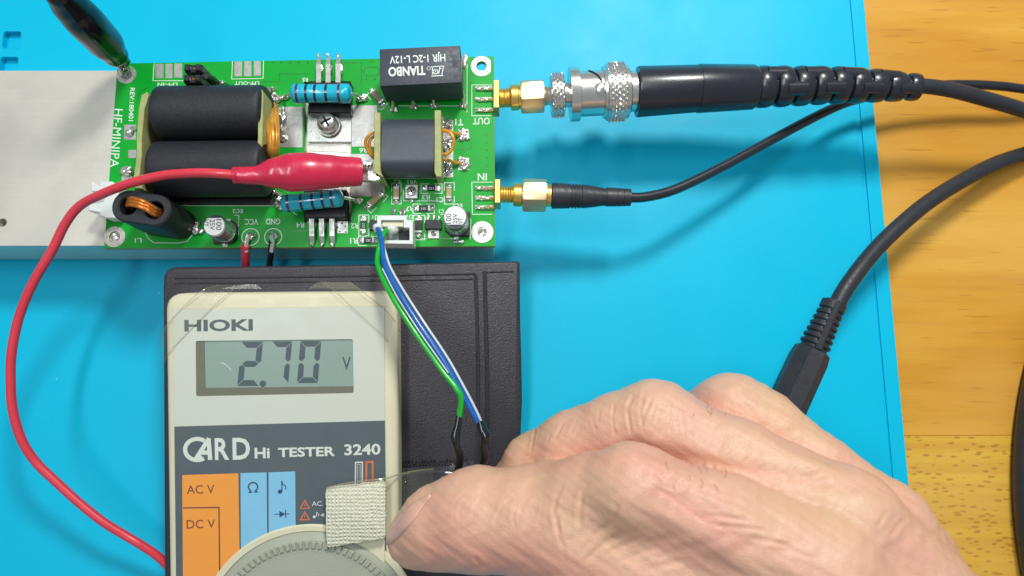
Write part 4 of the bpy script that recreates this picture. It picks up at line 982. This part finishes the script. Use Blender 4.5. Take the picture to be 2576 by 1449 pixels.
# LCD module sunk in the face: cut well walls, left and bottom strips coloured as the recess's shade, glass
DW = -.34
lc_ = make('lcd', G().plate(pxpoly([zG(462, 655), zG(1824, 640), zG(1832, 1075), zG(470, 1092)], TF, 0), [], DW-.01, DW+.02, TF), 'lcd', tt)
make('lcd_bezel_shade', G().plate(pxpoly([zG(383, 655), zG(462, 655), zG(470, 1092), zG(1832, 1075), zG(1832, 1142), zG(387, 1170)], TF, 0), [], DW-.01, DW+.16, TF), 'bezel_shade', tt)
def seg7(x0, x1, y0, y1, segs, slant):
    def q(u, v):
        y = y0+(y1-y0)*v; return zG(x0+(x1-x0)*u+slant*(1-v), y)
    tw, th2, gp = .27, .135, .02
    S = dict(a=[(0, 0), (1, 0), (1-tw, th2), (tw, th2)], d=[(tw, 1-th2), (1-tw, 1-th2), (1, 1), (0, 1)],
             g=[(tw*.5, .5), (tw, .5-th2/2), (1-tw, .5-th2/2), (1-tw*.5, .5), (1-tw, .5+th2/2), (tw, .5+th2/2)],
             f=[(0, gp), (tw, th2+gp), (tw, .5-th2/2-gp), (tw*.5, .5-gp), (0, .5-.06)], b=[(1, gp), (1, .5-.06), (1-tw*.5, .5-gp), (1-tw, .5-th2/2-gp), (1-tw, th2+gp)],
             e=[(0, .5+.06), (tw*.5, .5+gp), (tw, .5+th2/2+gp), (tw, 1-th2-gp), (0, 1-gp)], c=[(1, .5+.06), (1, 1-gp), (1-tw, 1-th2-gp), (1-tw, .5+th2/2+gp), (1-tw*.5, .5+gp)])
    for s in segs:
        pl = pxpoly([q(*p) for p in S[s]], TF, DW)
        make('digit_segment', G().prism(pl, DW+.021, DW+.032, 0, TF), 'seg', lc_)
seg7(765, 962, 668, 1072, 'abged', 40); seg7(1052, 1232, 664, 1050, 'abc', 36); seg7(1312, 1502, 660, 1045, 'abcdef', 32)
for c, r in ((zG(1000, 1052), .78),):
    u = TF.at(*c, DW); make('decimal_point', G().prism(circ(u[0], u[1], r, 16), DW+.021, DW+.032, 0, TF), 'seg', lc_)
text('V', zG(1765, 865), 22, 33, 0, 'seg', lc_, TF, w=DW+.033, bold=.01)
pts = [zG(612+100*t, 858+10*t+60*t*t) for t in np.linspace(0, 1, 8)]
make('glass_scratch', G().ribbon(pxpoly(pts, TF, DW), .12, DW+.035, TF), 'silk', lc_)
text('HIOKI', zG(595, 517), 172, 30, -.7, 'dgrey', tt, TF, w=.012, bold=.035)
# CARD logo
g = G()
cc0 = [zH(400+112*cos(a), 290+97*sin(a)) for a in np.linspace(-.95, -2*pi+1.0, 30)]
g.ribbon(pxpoly(cc0, TF, .012), .95, .012, TF)
for kk, pl in enumerate(([(508, 188), (385, 378)], [(502, 188), (518, 385)], [(432, 318), (515, 318)], [(385, 378), (440, 350)])): g.ribbon(pxpoly([zH(*p) for p in pl], TF, .014), 1.0, .018+.006*kk, TF)
make('lettering', g, 'offw', tt)
text('R', zH(625, 285), 36, 55, -1, 'offw', tt, TF, w=.013, bold=.025); text('D', zH(802, 283), 44, 55, -1, 'offw', tt, TF, w=.013, bold=.025)
text('Hi', zH(993, 322), 38, 27, -1, 'offw', tt, TF, w=.013, bold=.03); text('TESTER', zH(1400, 312), 143, 24, -1.3, 'offw', tt, TF, w=.013, bold=.03)
text('3240', zH(1910, 290), 91, 28, -1.3, 'offw', tt, TF, w=.013, bold=.025)
def quad(name, pts, m, w=.01): return make(name, G().prism(pxpoly([zH(*p) for p in pts], TF, 0), .002, w, 0, TF), m, tt)
quad('range_block', [(262, 524), (775, 508), (790, 1449), (800, 2400), (275, 2400)], 'orange')
quad('range_block', [(795, 505), (1033, 500), (1043, 1449), (1043, 2400), (805, 2400)], 'lblue'); quad('range_block', [(1052, 500), (1295, 490), (1303, 1449), (1303, 2400), (1058, 2400)], 'lblue')
g = G(); g.ribbon(pxpoly([zH(270, 825), zH(598, 820), zH(606, 1500)], TF), .32, .016, TF); make('range_line', g, 'brown', tt)
text('AC V', zH(430, 655), 70, 22, -1.5, 'brown', tt, TF, w=.017, bold=.005); text('DC V', zH(432, 972), 72, 22, -1.5, 'brown', tt, TF, w=.017, bold=.005)
g = G()
om = [zH(910+42*cos(a), 632+40*sin(a)) for a in np.linspace(pi/2+.75, 2*pi+pi/2-.75, 22)]
om = [zH(868, 682), zH(893, 680)]+om+[zH(928, 678), zH(955, 678)]
g.ribbon(pxpoly(om, TF), .34, .017, TF)
g.ribbon(pxpoly([zH(1172, 575), zH(1175, 670)], TF), .26, .017, TF); g.ribbon(pxpoly([zH(1172, 578), zH(1180, 605), zH(1208, 625), (zH(1208, 655))], TF), .24, .017, TF)
u = TF.at(*zH(1156, 676)); g.plate(circ(u[0], u[1], .52, 14), [], .012, .017, TF)
g.ribbon(pxpoly([zH(1105, 883), zH(1243, 879)], TF), .2, .017, TF); g.ribbon(pxpoly([zH(1207, 842), zH(1209, 915)], TF), .24, .017, TF)
g.plate(pxpoly([zH(1150, 850), zH(1205, 881), zH(1152, 914)], TF), [], .012, .018, TF)
make('range_symbol', g, 'navy', tt)
g = G(); g.ribbon(pxpoly([zH(1845, 640), zH(1848, 408), zH(1910, 406), zH(1908, 640)], TF), .28, .013, TF); g.ribbon(pxpoly([zH(1865, 640), zH(1868, 425), zH(1890, 425), zH(1888, 640)], TF), .1, .013, TF); make('probe_symbol', g, 'offw', tt)
g = G(); g.ribbon(pxpoly([zH(1944, 640), zH(1948, 404), zH(2004, 402), zH(2004, 640)], TF), .42, .013, TF); make('probe_symbol', g, 'ored', tt)
for y in (790, 895):
    g = G(); g.ribbon(pxpoly([zH(1342, y+38), zH(1384, y-34), zH(1424, y+36)], TF), .24, .013, TF, True); g.ribbon(pxpoly([zH(1384, y-8), zH(1382, y+18)], TF), .18, .013, TF); make('warning_triangle', g, 'ored', tt)
text('AC.', zH(1500, 785), 29, 12, -1, 'offw', tt, TF, w=.013); 
g = G(); g.ribbon(pxpoly([zH(1490, 862), zH(1492, 905)], TF), .15, .013, TF); g.ribbon(pxpoly([zH(1490, 862), zH(1512, 885), zH(1510, 900)], TF), .15, .013, TF)
u = TF.at(*zH(1470, 906)); g.plate(circ(u[0], u[1], .35, 10), [], .01, .013, TF)
g.plate(pxpoly([zH(1525, 890), zH(1560, 870), zH(1560, 908)], TF), [], .01, .013, TF); make('range_symbol', g, 'offw', tt)
# dial
uc = TF.at(782.4, 1595.5); 
def rp(r): return r*.275/ppm(TF.W(uc))
dc = TF.W(uc); dn_ = dc+TF.N*5
make('dial_surround', G().lathe(dc-TF.N*.3, dn_, [(0, rp(1015)), (.45, rp(1015)), (.75, rp(1000)), (.75, rp(955)), (.3, rp(950)), (.3, 1)], 120, cap=False), 'cream', tt)
dl = make('dial', G().lathe(dc+TF.N*.25, dn_, [(0, rp(950)), (.5, rp(940)), (1.1, rp(905)), (1.3, rp(885)), (1.5, rp(880)), (1.7, rp(812)), (1.65, rp(800)), (1.75, rp(760)), (1.9, rp(400)), (1.9, .01)], 120, cap=False), 'dial', tt)
nt_ = 92
me_ = None
for k in range(nt_):
    a = 2*pi*k/nt_
    if not (.12 < a < 3.05): continue
    r0, r1, hwid = rp(818), rp(882), rp(19)
    pl = [(r0, -hwid), (r1, -hwid*1.1), (r1, hwid*1.1), (r0, hwid)]
    pl = [(uc[0]+x*cos(a)-y*sin(a), uc[1]+x*sin(a)+y*cos(a)) for x, y in pl]
    make('grip_tooth', G().prism(pl, 1.7, 2.4, .22, TF), 'dial', dl)
# cream corner plate to the right of the dial
make('switch_plate', G().prism(pxpoly([zH(1590, 965), zH(1700, 1150), zH(1860, 1200), zH(1905, 1260), zH(1990, 1449), zH(2100, 1700), zH(2118, 1700), zH(2118, 960)], TF), .01, .8, .3, TF, 2), 'cream', tt)
# fabric patch (hook-and-loop) and its clear strap
vp = rounded4([T(*zH(1568, 650), 3.6), T(*zH(2120, 590), 3.6), T(*zH(2122, 1105), 3.6), T(*zH(1580, 1195), 3.6)], .6, 2)
# densify with fray
def fray(pl, amp, n=14):
    o = []
    for i in range(len(pl)):
        a, b = np.array(pl[i]), np.array(pl[(i+1) % len(pl)]); L_ = np.linalg.norm(b-a); m_ = max(1, int(L_/.45)); d = (b-a)/L_
        for k in range(m_): o.append(tuple(a+(b-a)*k/m_+np.array([-d[1], d[0]])*random.uniform(-amp, amp)))
    return o
make('fabric_patch', G().prism(fray(vp, .10), 1.9, 3.5, .35, TF, 2), 'velcro', tt)
def sheet(name, rows, m, parent, thick=.0):
    """rows: list of polylines of (px,py,w) in the tester frame"""
    V = [TF.at(x, y, w) for r in rows for x, y, w in r]; nc = len(rows[0]); nr = len(rows)
    return make(name, G().add(V, [(j*nc+i, (j+1)*nc+i, (j+1)*nc+i+1, j*nc+i+1) for j in range(nr-1) for i in range(nc-1)], TF), m, parent, 60)
s0 = [(*zH(1585, 645), 3.7), (*zH(1700, 612), 4.0), (*zH(1900, 580), 4.0), (*zH(2120, 555), 3.2), (*zH(2235, 520), .5), (*zH(2400, 485), -4.5), (*zH(2560, 470), -7)]
s1 = [(x, y+26, w-.1) for x, y, w in s0]; s2 = [(x, y+40, w-.15) for x, y, w in s0[2:]]
make('strap_edge', G().tube([TF.W(TF.at(*p)) for p in s0], .22, 8), 'tapedge', tt)
s3 = s0[3:]; sheet('clear_strap', [[(x, y+dy, w-.1) for x, y, w in s3] for dy in (0, 40, 80, 150)], 'tape', tt)
# clear tapes over both top corners
def tape(e1, e2):
    e1 = [(*zG(x, y), w) for x, y, w in e1]; e2 = [(*zG(x, y), w) for x, y, w in e2]
    rows = [[tuple(np.array(a)*(1-t)+np.array(b)*t) for a, b in zip(e1, e2)] for t in (0, .33, .66, 1)]
    o = sheet('clear_tape', rows, 'tape', tt)
    for e in (e1, e2): make('tape_edge', G().tube([TF.W(TF.at(*p)) for p in e], .075, 6, 4), 'tapedge', o)
tape([(600, 148, -3), (450, 195, .35), (300, 320, .4), (165, 460, .3), (95, 560, -.3), (70, 700, -3)], [(830, 148, -3), (690, 215, .35), (500, 390, .4), (190, 710, .3), (130, 790, -.3), (92, 880, -3)])
tape([(1530, 115, -2.5), (1640, 190, .4), (1800, 340, .5), (2030, 550, .4), (2125, 640, .2), (2255, 825, -4)], [(1795, 120, -2.5), (1900, 200, .4), (2000, 280, .45), (2110, 370, .4), (2200, 470, -.2), (2262, 590, -4)])
make('tape_end', G().prism(pxpoly([zG(590, 185), zG(830, 140), zG(930, 142), zG(985, 185)], TF, -5), -6, -5.7, .05, TF), 'tape', tt)
make('tape_end', G().prism(pxpoly([zG(1410, 180), zG(1500, 120), zG(1795, 118), zG(1890, 185)], TF, -5), -6, -5.7, .05, TF), 'tape', tt)

# ================================================================ GREEN AND BLUE WIRE LEAD
wl_ = thing('wire_lead', P(955, 590, 25), 'green and blue wire lead from the white socket, black sleeved ends held by fingers', 'wire lead')
def wire(pts, r, m, name='wire'): return make(name, G().tube([P(*p) for p in pts], r, 12), m, wl_)
wire([(985, 578, 24), (972, 580, 26), (960, 600, 28), (950, 645, 30), (953, 676, 32), (986, 745, 35), (1033, 819, 36.4), (1092, 903, 37), (1119, 941, 37.4), (1148, 977, 38), (1160, 1003, 37.6), (1155, 1052, 36)], .66, 'green')
wire([(946, 572, 24), (953, 580, 27), (960, 610, 29), (965, 650, 31), (972, 676, 33), (1009, 745, 35.6), (1056, 819, 37), (1112, 900, 37.4), (1162, 988, 37), (1191, 1041, 36.5), (1206, 1066, 36)], .62, 'bluew')
wire([(951, 574, 24), (958, 590, 27), (970, 635, 30), (984, 676, 33), (1024, 745, 35.6), (1072, 819, 37), (1126, 900, 37.2), (1173, 984, 37.2), (1202, 1041, 36.6), (1212, 1066, 36)], .28, 'whitew_and_glint')
wire([(962, 676, 33.2), (998, 745, 36.1), (1045, 819, 37.6), (1101, 900, 38), (1128, 938, 38.2)], .16, 'whitew_and_glint')  # not a wire: thin white line painting the highlight between green and blue
for c in ((950, 573), (985, 578)):
    make('crimp', G().blob(P(c[0], c[1], 25.2), (1.3, 1.2, 1.2), int(c[0]), .1), 'jst', wl_)
make('crimp', G().tube([P(985, 577, 25.3), P(996, 580, 24.2)], [1.1, .8], 12), 'jst', wl_)
make('heat_shrink', G().tube([P(1154, 1046, 36), P(1151, 1070, 36), P(1145, 1095, 36), P(1148, 1120, 36), P(1156, 1148, 35), P(1152, 1175, 34), P(1154, 1205, 32)], [.85, .95, 1.15, .9, 1.05, .95, 1.25], 16), 'shrink', wl_)
make('heat_shrink', G().tube([P(1207, 1060, 36), P(1213, 1080, 36), P(1223, 1100, 36), P(1216, 1118, 36), P(1219, 1145, 35), P(1215, 1170, 34), P(1217, 1200, 32)], [.85, 1.1, 1.2, .7, 1.05, .85, 1.0], 16), 'shrink', wl_)
QF = Frame((0, 0, 34), (1, 0, 0), (0, 1, 0))
make('black_plug', G().prism(pxpoly([(1107, 1212), (1112, 1200), (1175, 1190), (1245, 1186), (1260, 1250), (1112, 1262)], QF), -5, 0, .3, QF), 'epoxy', wl_)

# ================================================================ HAND
def smin(a, b, k):
    h = np.clip(.5+.5*(b-a)/k, 0, 1); return b*(1-h)+a*h-k*h*(1-h)
def J(x, y, z, r): return (P(x, y, z), r)
fing = dict(
 thumb=[J(1052, 1352, 38, 6.6), J(1110, 1325, 41, 8.6), J(1200, 1306, 44, 10.2), J(1330, 1312, 47, 10.2), J(1455, 1340, 50, 11.6), J(1640, 1440, 53, 11.8), J(1850, 1580, 52, 15), J(2200, 1780, 50, 19)],
 index=[J(1240, 1262, 28, 6.6), J(1380, 1262, 45, 7.3), J(1480, 1246, 54, 7.6), J(1592, 1230, 60, 8.2), J(1800, 1310, 61, 8.6), J(2060, 1450, 62, 11), J(2250, 1740, 56, 18)],
 middle=[J(1296, 1225, 25, 6.4), J(1350, 1172, 31, 7.2), J(1450, 1124, 38, 7.7), J(1560, 1087, 43, 8.0), J(1648, 1068, 46, 8.8), J(1850, 1160, 51, 8.2), J(2130, 1310, 57, 9.5), J(2330, 1600, 52, 15)],
 ring=[J(1600, 1170, 20, 6.6), J(1720, 1090, 29, 7.6), J(1842, 1048, 37, 9.0), J(1915, 1080, 39, 8.2), J(2050, 1195, 43, 8.2), J(2225, 1330, 48, 9.0), J(2340, 1570, 46, 12)],
 pinky=[J(1800, 1230, 16, 6.2), J(1960, 1190, 26, 7.0), J(2120, 1270, 34, 7.6), J(2285, 1400, 42, 8.6), J(2350, 1560, 40, 11)],
 palm=[J(1950, 1480, 46, 14), J(2130, 1600, 46, 19), J(2280, 1850, 42, 24)],
 web=[J(1590, 1335, 50, 9), J(1730, 1385, 53, 11), J(1900, 1455, 55, 13), J(2080, 1570, 55, 16)],
)
allp = np.array([p for f in fing.values() for p, r in f])
lo = np.array([-28., -152, 6]); hi = np.array([150., 20, 84]); hstep = .8
nn = ((hi-lo)/hstep).astype(int)+1
gx, gy, gz = np.meshgrid(*[lo[i]+hstep*np.arange(nn[i]) for i in range(3)], indexing='ij'); GP = np.stack([gx, gy, gz], -1).astype(np.float32)
def capsule(p, a, b, ra, rb):
    ab = (b-a).astype(np.float32); t = np.clip(((p-a.astype(np.float32))@ab)/float(ab@ab), 0, 1)
    d = np.sqrt(((p-a.astype(np.float32)-t[..., None]*ab)**2).sum(-1)); return d-(ra+(rb-ra)*t)
fd = {}
for nme, js in fing.items():
    d = None
    for (a, ra), (b, rb) in zip(js[:-1], js[1:]):
        e = capsule(GP, a, b, ra, rb); d = e if d is None else smin(d, e, 2.2)
    fd[nme] = d
D = smin(fd['middle'], fd['ring'], 1.0); D = smin(D, fd['pinky'], 1.4); D = smin(D, fd['index'], 1.0); D = smin(D, fd['palm'], 4.0)
TW = smin(fd['thumb'], fd['web'], 5.0); D = smin(D, TW, 3.2)
def surfnets(f, lo, h):
    s = f < 0; c = np.zeros(tuple(np.array(f.shape)-1), np.int8)
    for i in (0, 1):
        for j in (0, 1):
            for k in (0, 1): c += s[i:i+c.shape[0], j:j+c.shape[1], k:k+c.shape[2]]
    act = (c > 0) & (c < 8); idx = -np.ones(c.shape, int); ii = np.argwhere(act); idx[act] = np.arange(len(ii))
    acc = np.zeros((len(ii), 3)); cnt = np.zeros(len(ii)); cor = [(i, j, k) for i in (0, 1) for j in (0, 1) for k in (0, 1)]
    for a in cor:
        for ax in range(3):
            if a[ax]: continue
            b = list(a); b[ax] = 1; va = f[tuple((ii+a).T)]; vb = f[tuple((ii+b).T)]; m_ = (va < 0) != (vb < 0)
            t = np.where(m_, va/(va-vb+1e-12), 0); p = ii+np.array(a)+0.; p[:, ax] += t; acc[m_] += p[m_]; cnt[m_] += 1
    V = lo+h*acc/cnt[:, None]; Q = []
    for ax in range(3):
        sl0 = [slice(None)]*3; sl1 = [slice(None)]*3; sl0[ax] = slice(0, -1); sl1[ax] = slice(1, None)
        e = np.argwhere(s[tuple(sl0)] != s[tuple(sl1)]); o1, o2 = [(1, 2), (2, 0), (0, 1)][ax]
        e = e[(e[:, o1] > 0) & (e[:, o2] > 0) & (e[:, o1] < f.shape[o1]-1) & (e[:, o2] < f.shape[o2]-1)]
        d1 = np.zeros(3, int); d1[o1] = 1; d2 = np.zeros(3, int); d2[o2] = 1
        q = np.stack([idx[tuple(x.T)] for x in (e-d1-d2, e-d2, e, e-d1)], 1)
        fl = s[tuple(e.T)]; q[~fl] = q[~fl][:, ::-1]; Q.append(q)
    Q = np.concatenate(Q); return V, Q[(Q >= 0).all(1)]
V, Q = surfnets(D.astype(np.float64), lo, hstep)
me = bpy.data.meshes.new('hand'); me.from_pydata(V.tolist(), [], Q.tolist()); me.validate()
bm = bmesh.new(); bm.from_mesh(me)
for _ in range(2): bmesh.ops.smooth_vert(bm, verts=bm.verts, factor=.5, use_axis_x=True, use_axis_y=True, use_axis_z=True)
# refine only what the photograph shows
bm.faces.ensure_lookup_table(); sel = []
for f in bm.faces:
    c = np.array(f.calc_center_median()); x, y = proj(c)
    if 940 < x < 2600 and 900 < y < 1500 and f.normal.z > -.35: sel.append(f)
es = list({e for f in sel for e in f.edges})
bmesh.ops.subdivide_edges(bm, edges=es, cuts=1, use_grid_fill=True)
bmesh.ops.triangulate(bm, faces=[f for f in bm.faces if len(f.verts) > 4])
for _ in range(2): bmesh.ops.smooth_vert(bm, verts=bm.verts, factor=.5, use_axis_x=True, use_axis_y=True, use_axis_z=True)
bm.normal_update(); bm.verts.ensure_lookup_table()
V = np.array([v.co for v in bm.verts]); Nn = np.array([v.normal for v in bm.verts]); X_, Y_ = proj(V)
# creases and folds measured on the photograph, pressed into the real surface (depth mm, half-width px)
CR = []
def cr(pts, d, wpx): CR.append((np.array(pts, float), d, wpx))
Iz = lambda *p: [zI(x, y) for x, y in p]
for x in (1060, 1085): pass
# middle finger transverse creases
for xs_, d, w_ in (((1010, 455, 975, 620), .22, 3), ((1110, 490, 1085, 580), .15, 2.5), ((1190, 430, 1140, 540), .25, 3), ((1290, 400, 1240, 510), .15, 2.5), ((1385, 410, 1420, 500), .18, 3),
                   ((1440, 330, 1420, 430), .15, 3), ((1535, 290, 1520, 400), .25, 3), ((1520, 400, 1540, 510), .25, 3), ((1660, 240, 1620, 340), .3, 4), ((1620, 340, 1645, 505), .3, 4), ((1735, 220, 1705, 330), .2, 4), ((1705, 330, 1720, 470), .2, 4), ((1790, 250, 1745, 340), .15, 3), ((1350, 420, 1240, 470), .1, 2.5)):
    cr(Iz((xs_[0], xs_[1]), (xs_[2], xs_[3])), d, w_)
# thumb creases
for pl, d, w_ in ((((545, 890), (490, 940), (450, 1010)), .2, 3), (((530, 950), (495, 1030), (500, 1080)), .15, 3), (((660, 910), (600, 1000), (590, 1080)), .15, 3), (((700, 980), (660, 1060), (650, 1120)), .12, 3),
                  (((900, 900), (790, 980), (745, 1070), (740, 1120)), .22, 4), (((870, 1000), (860, 1080), (880, 1130)), .18, 4), (((1000, 890), (920, 980), (900, 1100)), .12, 4), (((1060, 1000), (1030, 1080), (1035, 1140)), .12, 4),
                  (((1200, 830), (1150, 920), (1130, 1010), (1150, 1100), (1170, 1300)), .32, 5), (((1370, 840), (1320, 900), (1305, 1020), (1300, 1160)), .4, 6), (((1180, 1010), (1150, 1080), (1190, 1240), (1200, 1340)), .25, 5),
                  (((1560, 960), (1540, 1050), (1510, 1130)), .4, 6), (((1500, 1090), (1400, 1180), (1330, 1280)), .3, 6), (((1650, 1130), (1500, 1210), (1380, 1310), (1310, 1380)), .3, 6), (((1750, 1180), (1620, 1230), (1480, 1310)), .3, 6),
                  (((1850, 1250), (1700, 1300), (1540, 1370)), .3, 6), (((2040, 1340), (1850, 1380), (1700, 1420)), .3, 7), (((600, 1310), (640, 1370), (670, 1400)), .35, 5)):
    cr(Iz(*pl), d*.72, w_)
# knuckle wrinkles of the index finger
for k in range(15):
    x0 = 1500+k*34; y0_ = 650+(k-7)**2*1.1+k*7
    cr(Iz((x0+60, y0_-18), (x0+20, y0_+35), (x0-28, y0_+88)), .15, 4.5)
for k in range(13):
    x0 = 1760+k*46; y0_ = 760+k*17
    cr(Iz((x0, y0_), (x0+70, y0_+(-1)**k*18+20), (x0+150, y0_+45)), .15, 4)
for k in range(10): cr(Iz((1800+k*30, 860+k*22), (1900+k*30, 905+k*22), (2010+k*30, 925+k*23)), .18, 4.5)
# long tendon-side folds between fingers and over the back
Jz = lambda *p: [(1610+x*.3778, 901.6+y*.3778) for x, y in p]
cr(Jz((-150, 560), (0, 597), (150, 640), (450, 715), (700, 745), (1080, 800), (1400, 850), (1700, 910)), .5, 18)
cr(Jz((300, 190), (480, 300), (760, 430), (980, 550), (1250, 680), (1500, 780)), .5, 18)
cr(Jz((-20, 880), (250, 960), (560, 1130), (700, 1230), (1000, 1330)), .6, 24)
for pl in ([(380, 1050), (560, 1055), (720, 1085)], [(500, 1110), (700, 1130), (860, 1150)], [(680, 1180), (860, 1220), (1000, 1250)], [(900, 1260), (1060, 1300), (1160, 1340)],
           [(1560, 1130), (1640, 1020)], [(1640, 1200), (1760, 1070)], [(1050, 800), (1180, 770), (1260, 740)], [(840, 1200), (980, 1250), (1100, 1300)]): cr(Jz(*pl), .25, 5)
# small knuckle wrinkles: middle and ring
for k in range(9): cr(Jz((90+k*34, 260+k*12), (40+k*42, 350+k*16), (10+k*48, 430+k*16)), .16, 4)
for k in range(7): cr(Jz((600+k*28, 190+k*26), (640+k*26, 260+k*28), (650+k*28, 340+k*26)), .14, 4)
for k in range(10): cr(Jz((500+k*60, 640+k*20), (560+k*60, 560+k*28)), .10, 4)
front = Nn[:, 2] > -.3
disp_ = np.zeros(len(V)); tone = np.zeros(len(V)); scr = F/((V-CP)@AX)/12.5
for pts, d, w_ in CR:
    bb = (X_ > pts[:, 0].min()-3*w_) & (X_ < pts[:, 0].max()+3*w_) & (Y_ > pts[:, 1].min()-3*w_) & (Y_ < pts[:, 1].max()+3*w_) & front
    ix = np.nonzero(bb)[0]
    if not len(ix): continue
    best = np.full(len(ix), 1e9); tt_ = np.zeros(len(ix)); m_ = len(pts)-1
    for i in range(m_):
        a, b = pts[i], pts[i+1]; ab = b-a; t = np.clip(((X_[ix]-a[0])*ab[0]+(Y_[ix]-a[1])*ab[1])/(ab@ab), 0, 1)
        dd_ = np.hypot(X_[ix]-a[0]-t*ab[0], Y_[ix]-a[1]-t*ab[1]); u_2 = (i+t)/m_; c_ = dd_ < best; best[c_] = dd_[c_]; tt_[c_] = u_2[c_]
    fade = np.clip(np.minimum(tt_, 1-tt_)*5, .15, 1)
    disp_[ix] -= .7*d*fade*np.exp(-(best/w_)**2)-.35*d*fade*np.exp(-((best-2.0*w_)/w_)**2)
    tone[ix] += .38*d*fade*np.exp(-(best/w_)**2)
# tendon ridges and low lumps
for pts, h_, w_ in (([(1700, 1090), (2100, 1290), (2400, 1440)], .8, 34), ([(1640, 1250), (2000, 1430)], .7, 38), ([(1880, 1060), (2220, 1290)], .6, 30)):
    pts = np.array(pts, float)
    for i in range(len(pts)-1):
        a, b = pts[i], pts[i+1]; ab = b-a; t = np.clip(((X_-a[0])*ab[0]+(Y_-a[1])*ab[1])/(ab@ab), 0, 1); dd_ = np.hypot(X_-a[0]-t*ab[0], Y_-a[1]-t*ab[1])
        disp_ += np.where(front, h_*np.exp(-(dd_/w_)**2)*.5, 0)
disp_ += .12*np.sin(V[:, 0]*.9+np.sin(V[:, 1]*.7)*2)*np.sin(V[:, 1]*.8+1)+.05*np.sin(V[:, 0]*2.3+V[:, 1]*1.1)*np.sin(V[:, 1]*2.1)
# thumb: nail bed press
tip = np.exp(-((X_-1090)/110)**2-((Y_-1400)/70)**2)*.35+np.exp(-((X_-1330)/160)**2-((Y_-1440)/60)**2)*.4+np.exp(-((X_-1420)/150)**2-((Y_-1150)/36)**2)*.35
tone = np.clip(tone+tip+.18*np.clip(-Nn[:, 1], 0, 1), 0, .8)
V = V+Nn*disp_[:, None]
for v, c in zip(bm.verts, V): v.co = c
# nail: a curved shell lying on the thumb
bm.normal_update(); bvh = BVHTree.FromBMesh(bm)
nm = [zI(18, 1205), zI(45, 1130), zI(110, 1050), zI(190, 965), zI(250, 930), zI(318, 905)]; nl = [zI(30, 1240), zI(95, 1195), zI(160, 1125), zI(215, 1060), zI(262, 985), zI(318, 912)]
rows = []
for t in np.linspace(0, 1, 9):
    r = []
    for s in np.linspace(0, 5, 21):
        i = min(4, int(s)); q = s-i; a = np.array(nm[i])*(1-q)+np.array(nm[i+1])*q; b = np.array(nl[i])*(1-q)+np.array(nl[i+1])*q; c = a*(1-t)+b*t
        d = ray(*c); hit = bvh.ray_cast(Vector(CP), Vector(d).normalized())
        if hit[0] is None:
            c2 = c+(np.array((1110, 1330))-c)*.04
            for kk in range(12):
                hit = bvh.ray_cast(Vector(CP), Vector(ray(*c2)).normalized())
                if hit[0] is not None: break
                c2 = c2+(np.array((1110, 1330))-c2)*.05
        p = np.array(hit[0]) if hit[0] is not None else P(*c, 40)
        nrm = np.array(hit[1]) if hit[1] is not None else np.array([0, 0, 1.])
        r.append(p+nrm*(.28*sin(pi*min(1, t*1.1))**.5 if 0 < t < .95 else -.1))
    rows.append(r)
Vn = [p for r in rows for p in r]; nc = 21
Fn = [(j*nc+i, j*nc+i+1, (j+1)*nc+i+1, (j+1)*nc+i) for j in range(8) for i in range(20)]
hb = P(2000, 1440, 20)
me2 = bpy.data.meshes.new('hand')
for v in bm.verts: v.co = (Vector(v.co)-Vector(hb))*U
bm.to_mesh(me2); bm.free()
at = me2.attributes.new('tone', 'FLOAT', 'POINT'); at.data.foreach_set('value', tone.astype(np.float32))
me2.polygons.foreach_set('use_smooth', [True]*len(me2.polygons))
hand = link('hand', me2, None, M['skin'], tuple(hb*U))
hand['label'] = 'bare right hand pinching the black plug between thumb and fingers'; hand['category'] = 'hand'
nail = make('thumb_nail', G().add(Vn, Fn), 'nail', hand, 60)
sol = nail.modifiers.new('s', 'SOLIDIFY'); sol.thickness = .00025; sol.offset = -1
# a few short hairs on the backs of the fingers
g = G()
for x, y, dx, dy in [(350+random.uniform(0, 260), 240+random.uniform(0, 130), random.uniform(-25, 25), random.uniform(30, 65)) for _ in range(6)]+[(60+random.uniform(0, 520), 680+random.uniform(0, 180), random.uniform(-20, 25), random.uniform(35, 80)) for _ in range(12)]:
    pts = []
    for t in (0, .5, 1):
        c = (1610+(x+dx*t+8*sin(t*3))*.3778, 901.6+(y+dy*t)*.3778); h_ = bvh.ray_cast(Vector(CP), Vector(ray(*c)).normalized())
        if h_[0] is not None: pts.append(np.array(h_[0])+np.array(h_[1])*(.1+.5*t))
    if len(pts) == 3: g.tube(pts, [.028, .025, .012], 5, 3)
o = make('hair', g, 'brown', hand); o['kind'] = 'stuff'

for o in C.objects:
    if o.name.split('.')[0] in ('solder_joint', 'silkscreen_line', 'copper_trace', 'via', 'tray_floor', 'tray_rim'): o['kind'] = 'stuff'
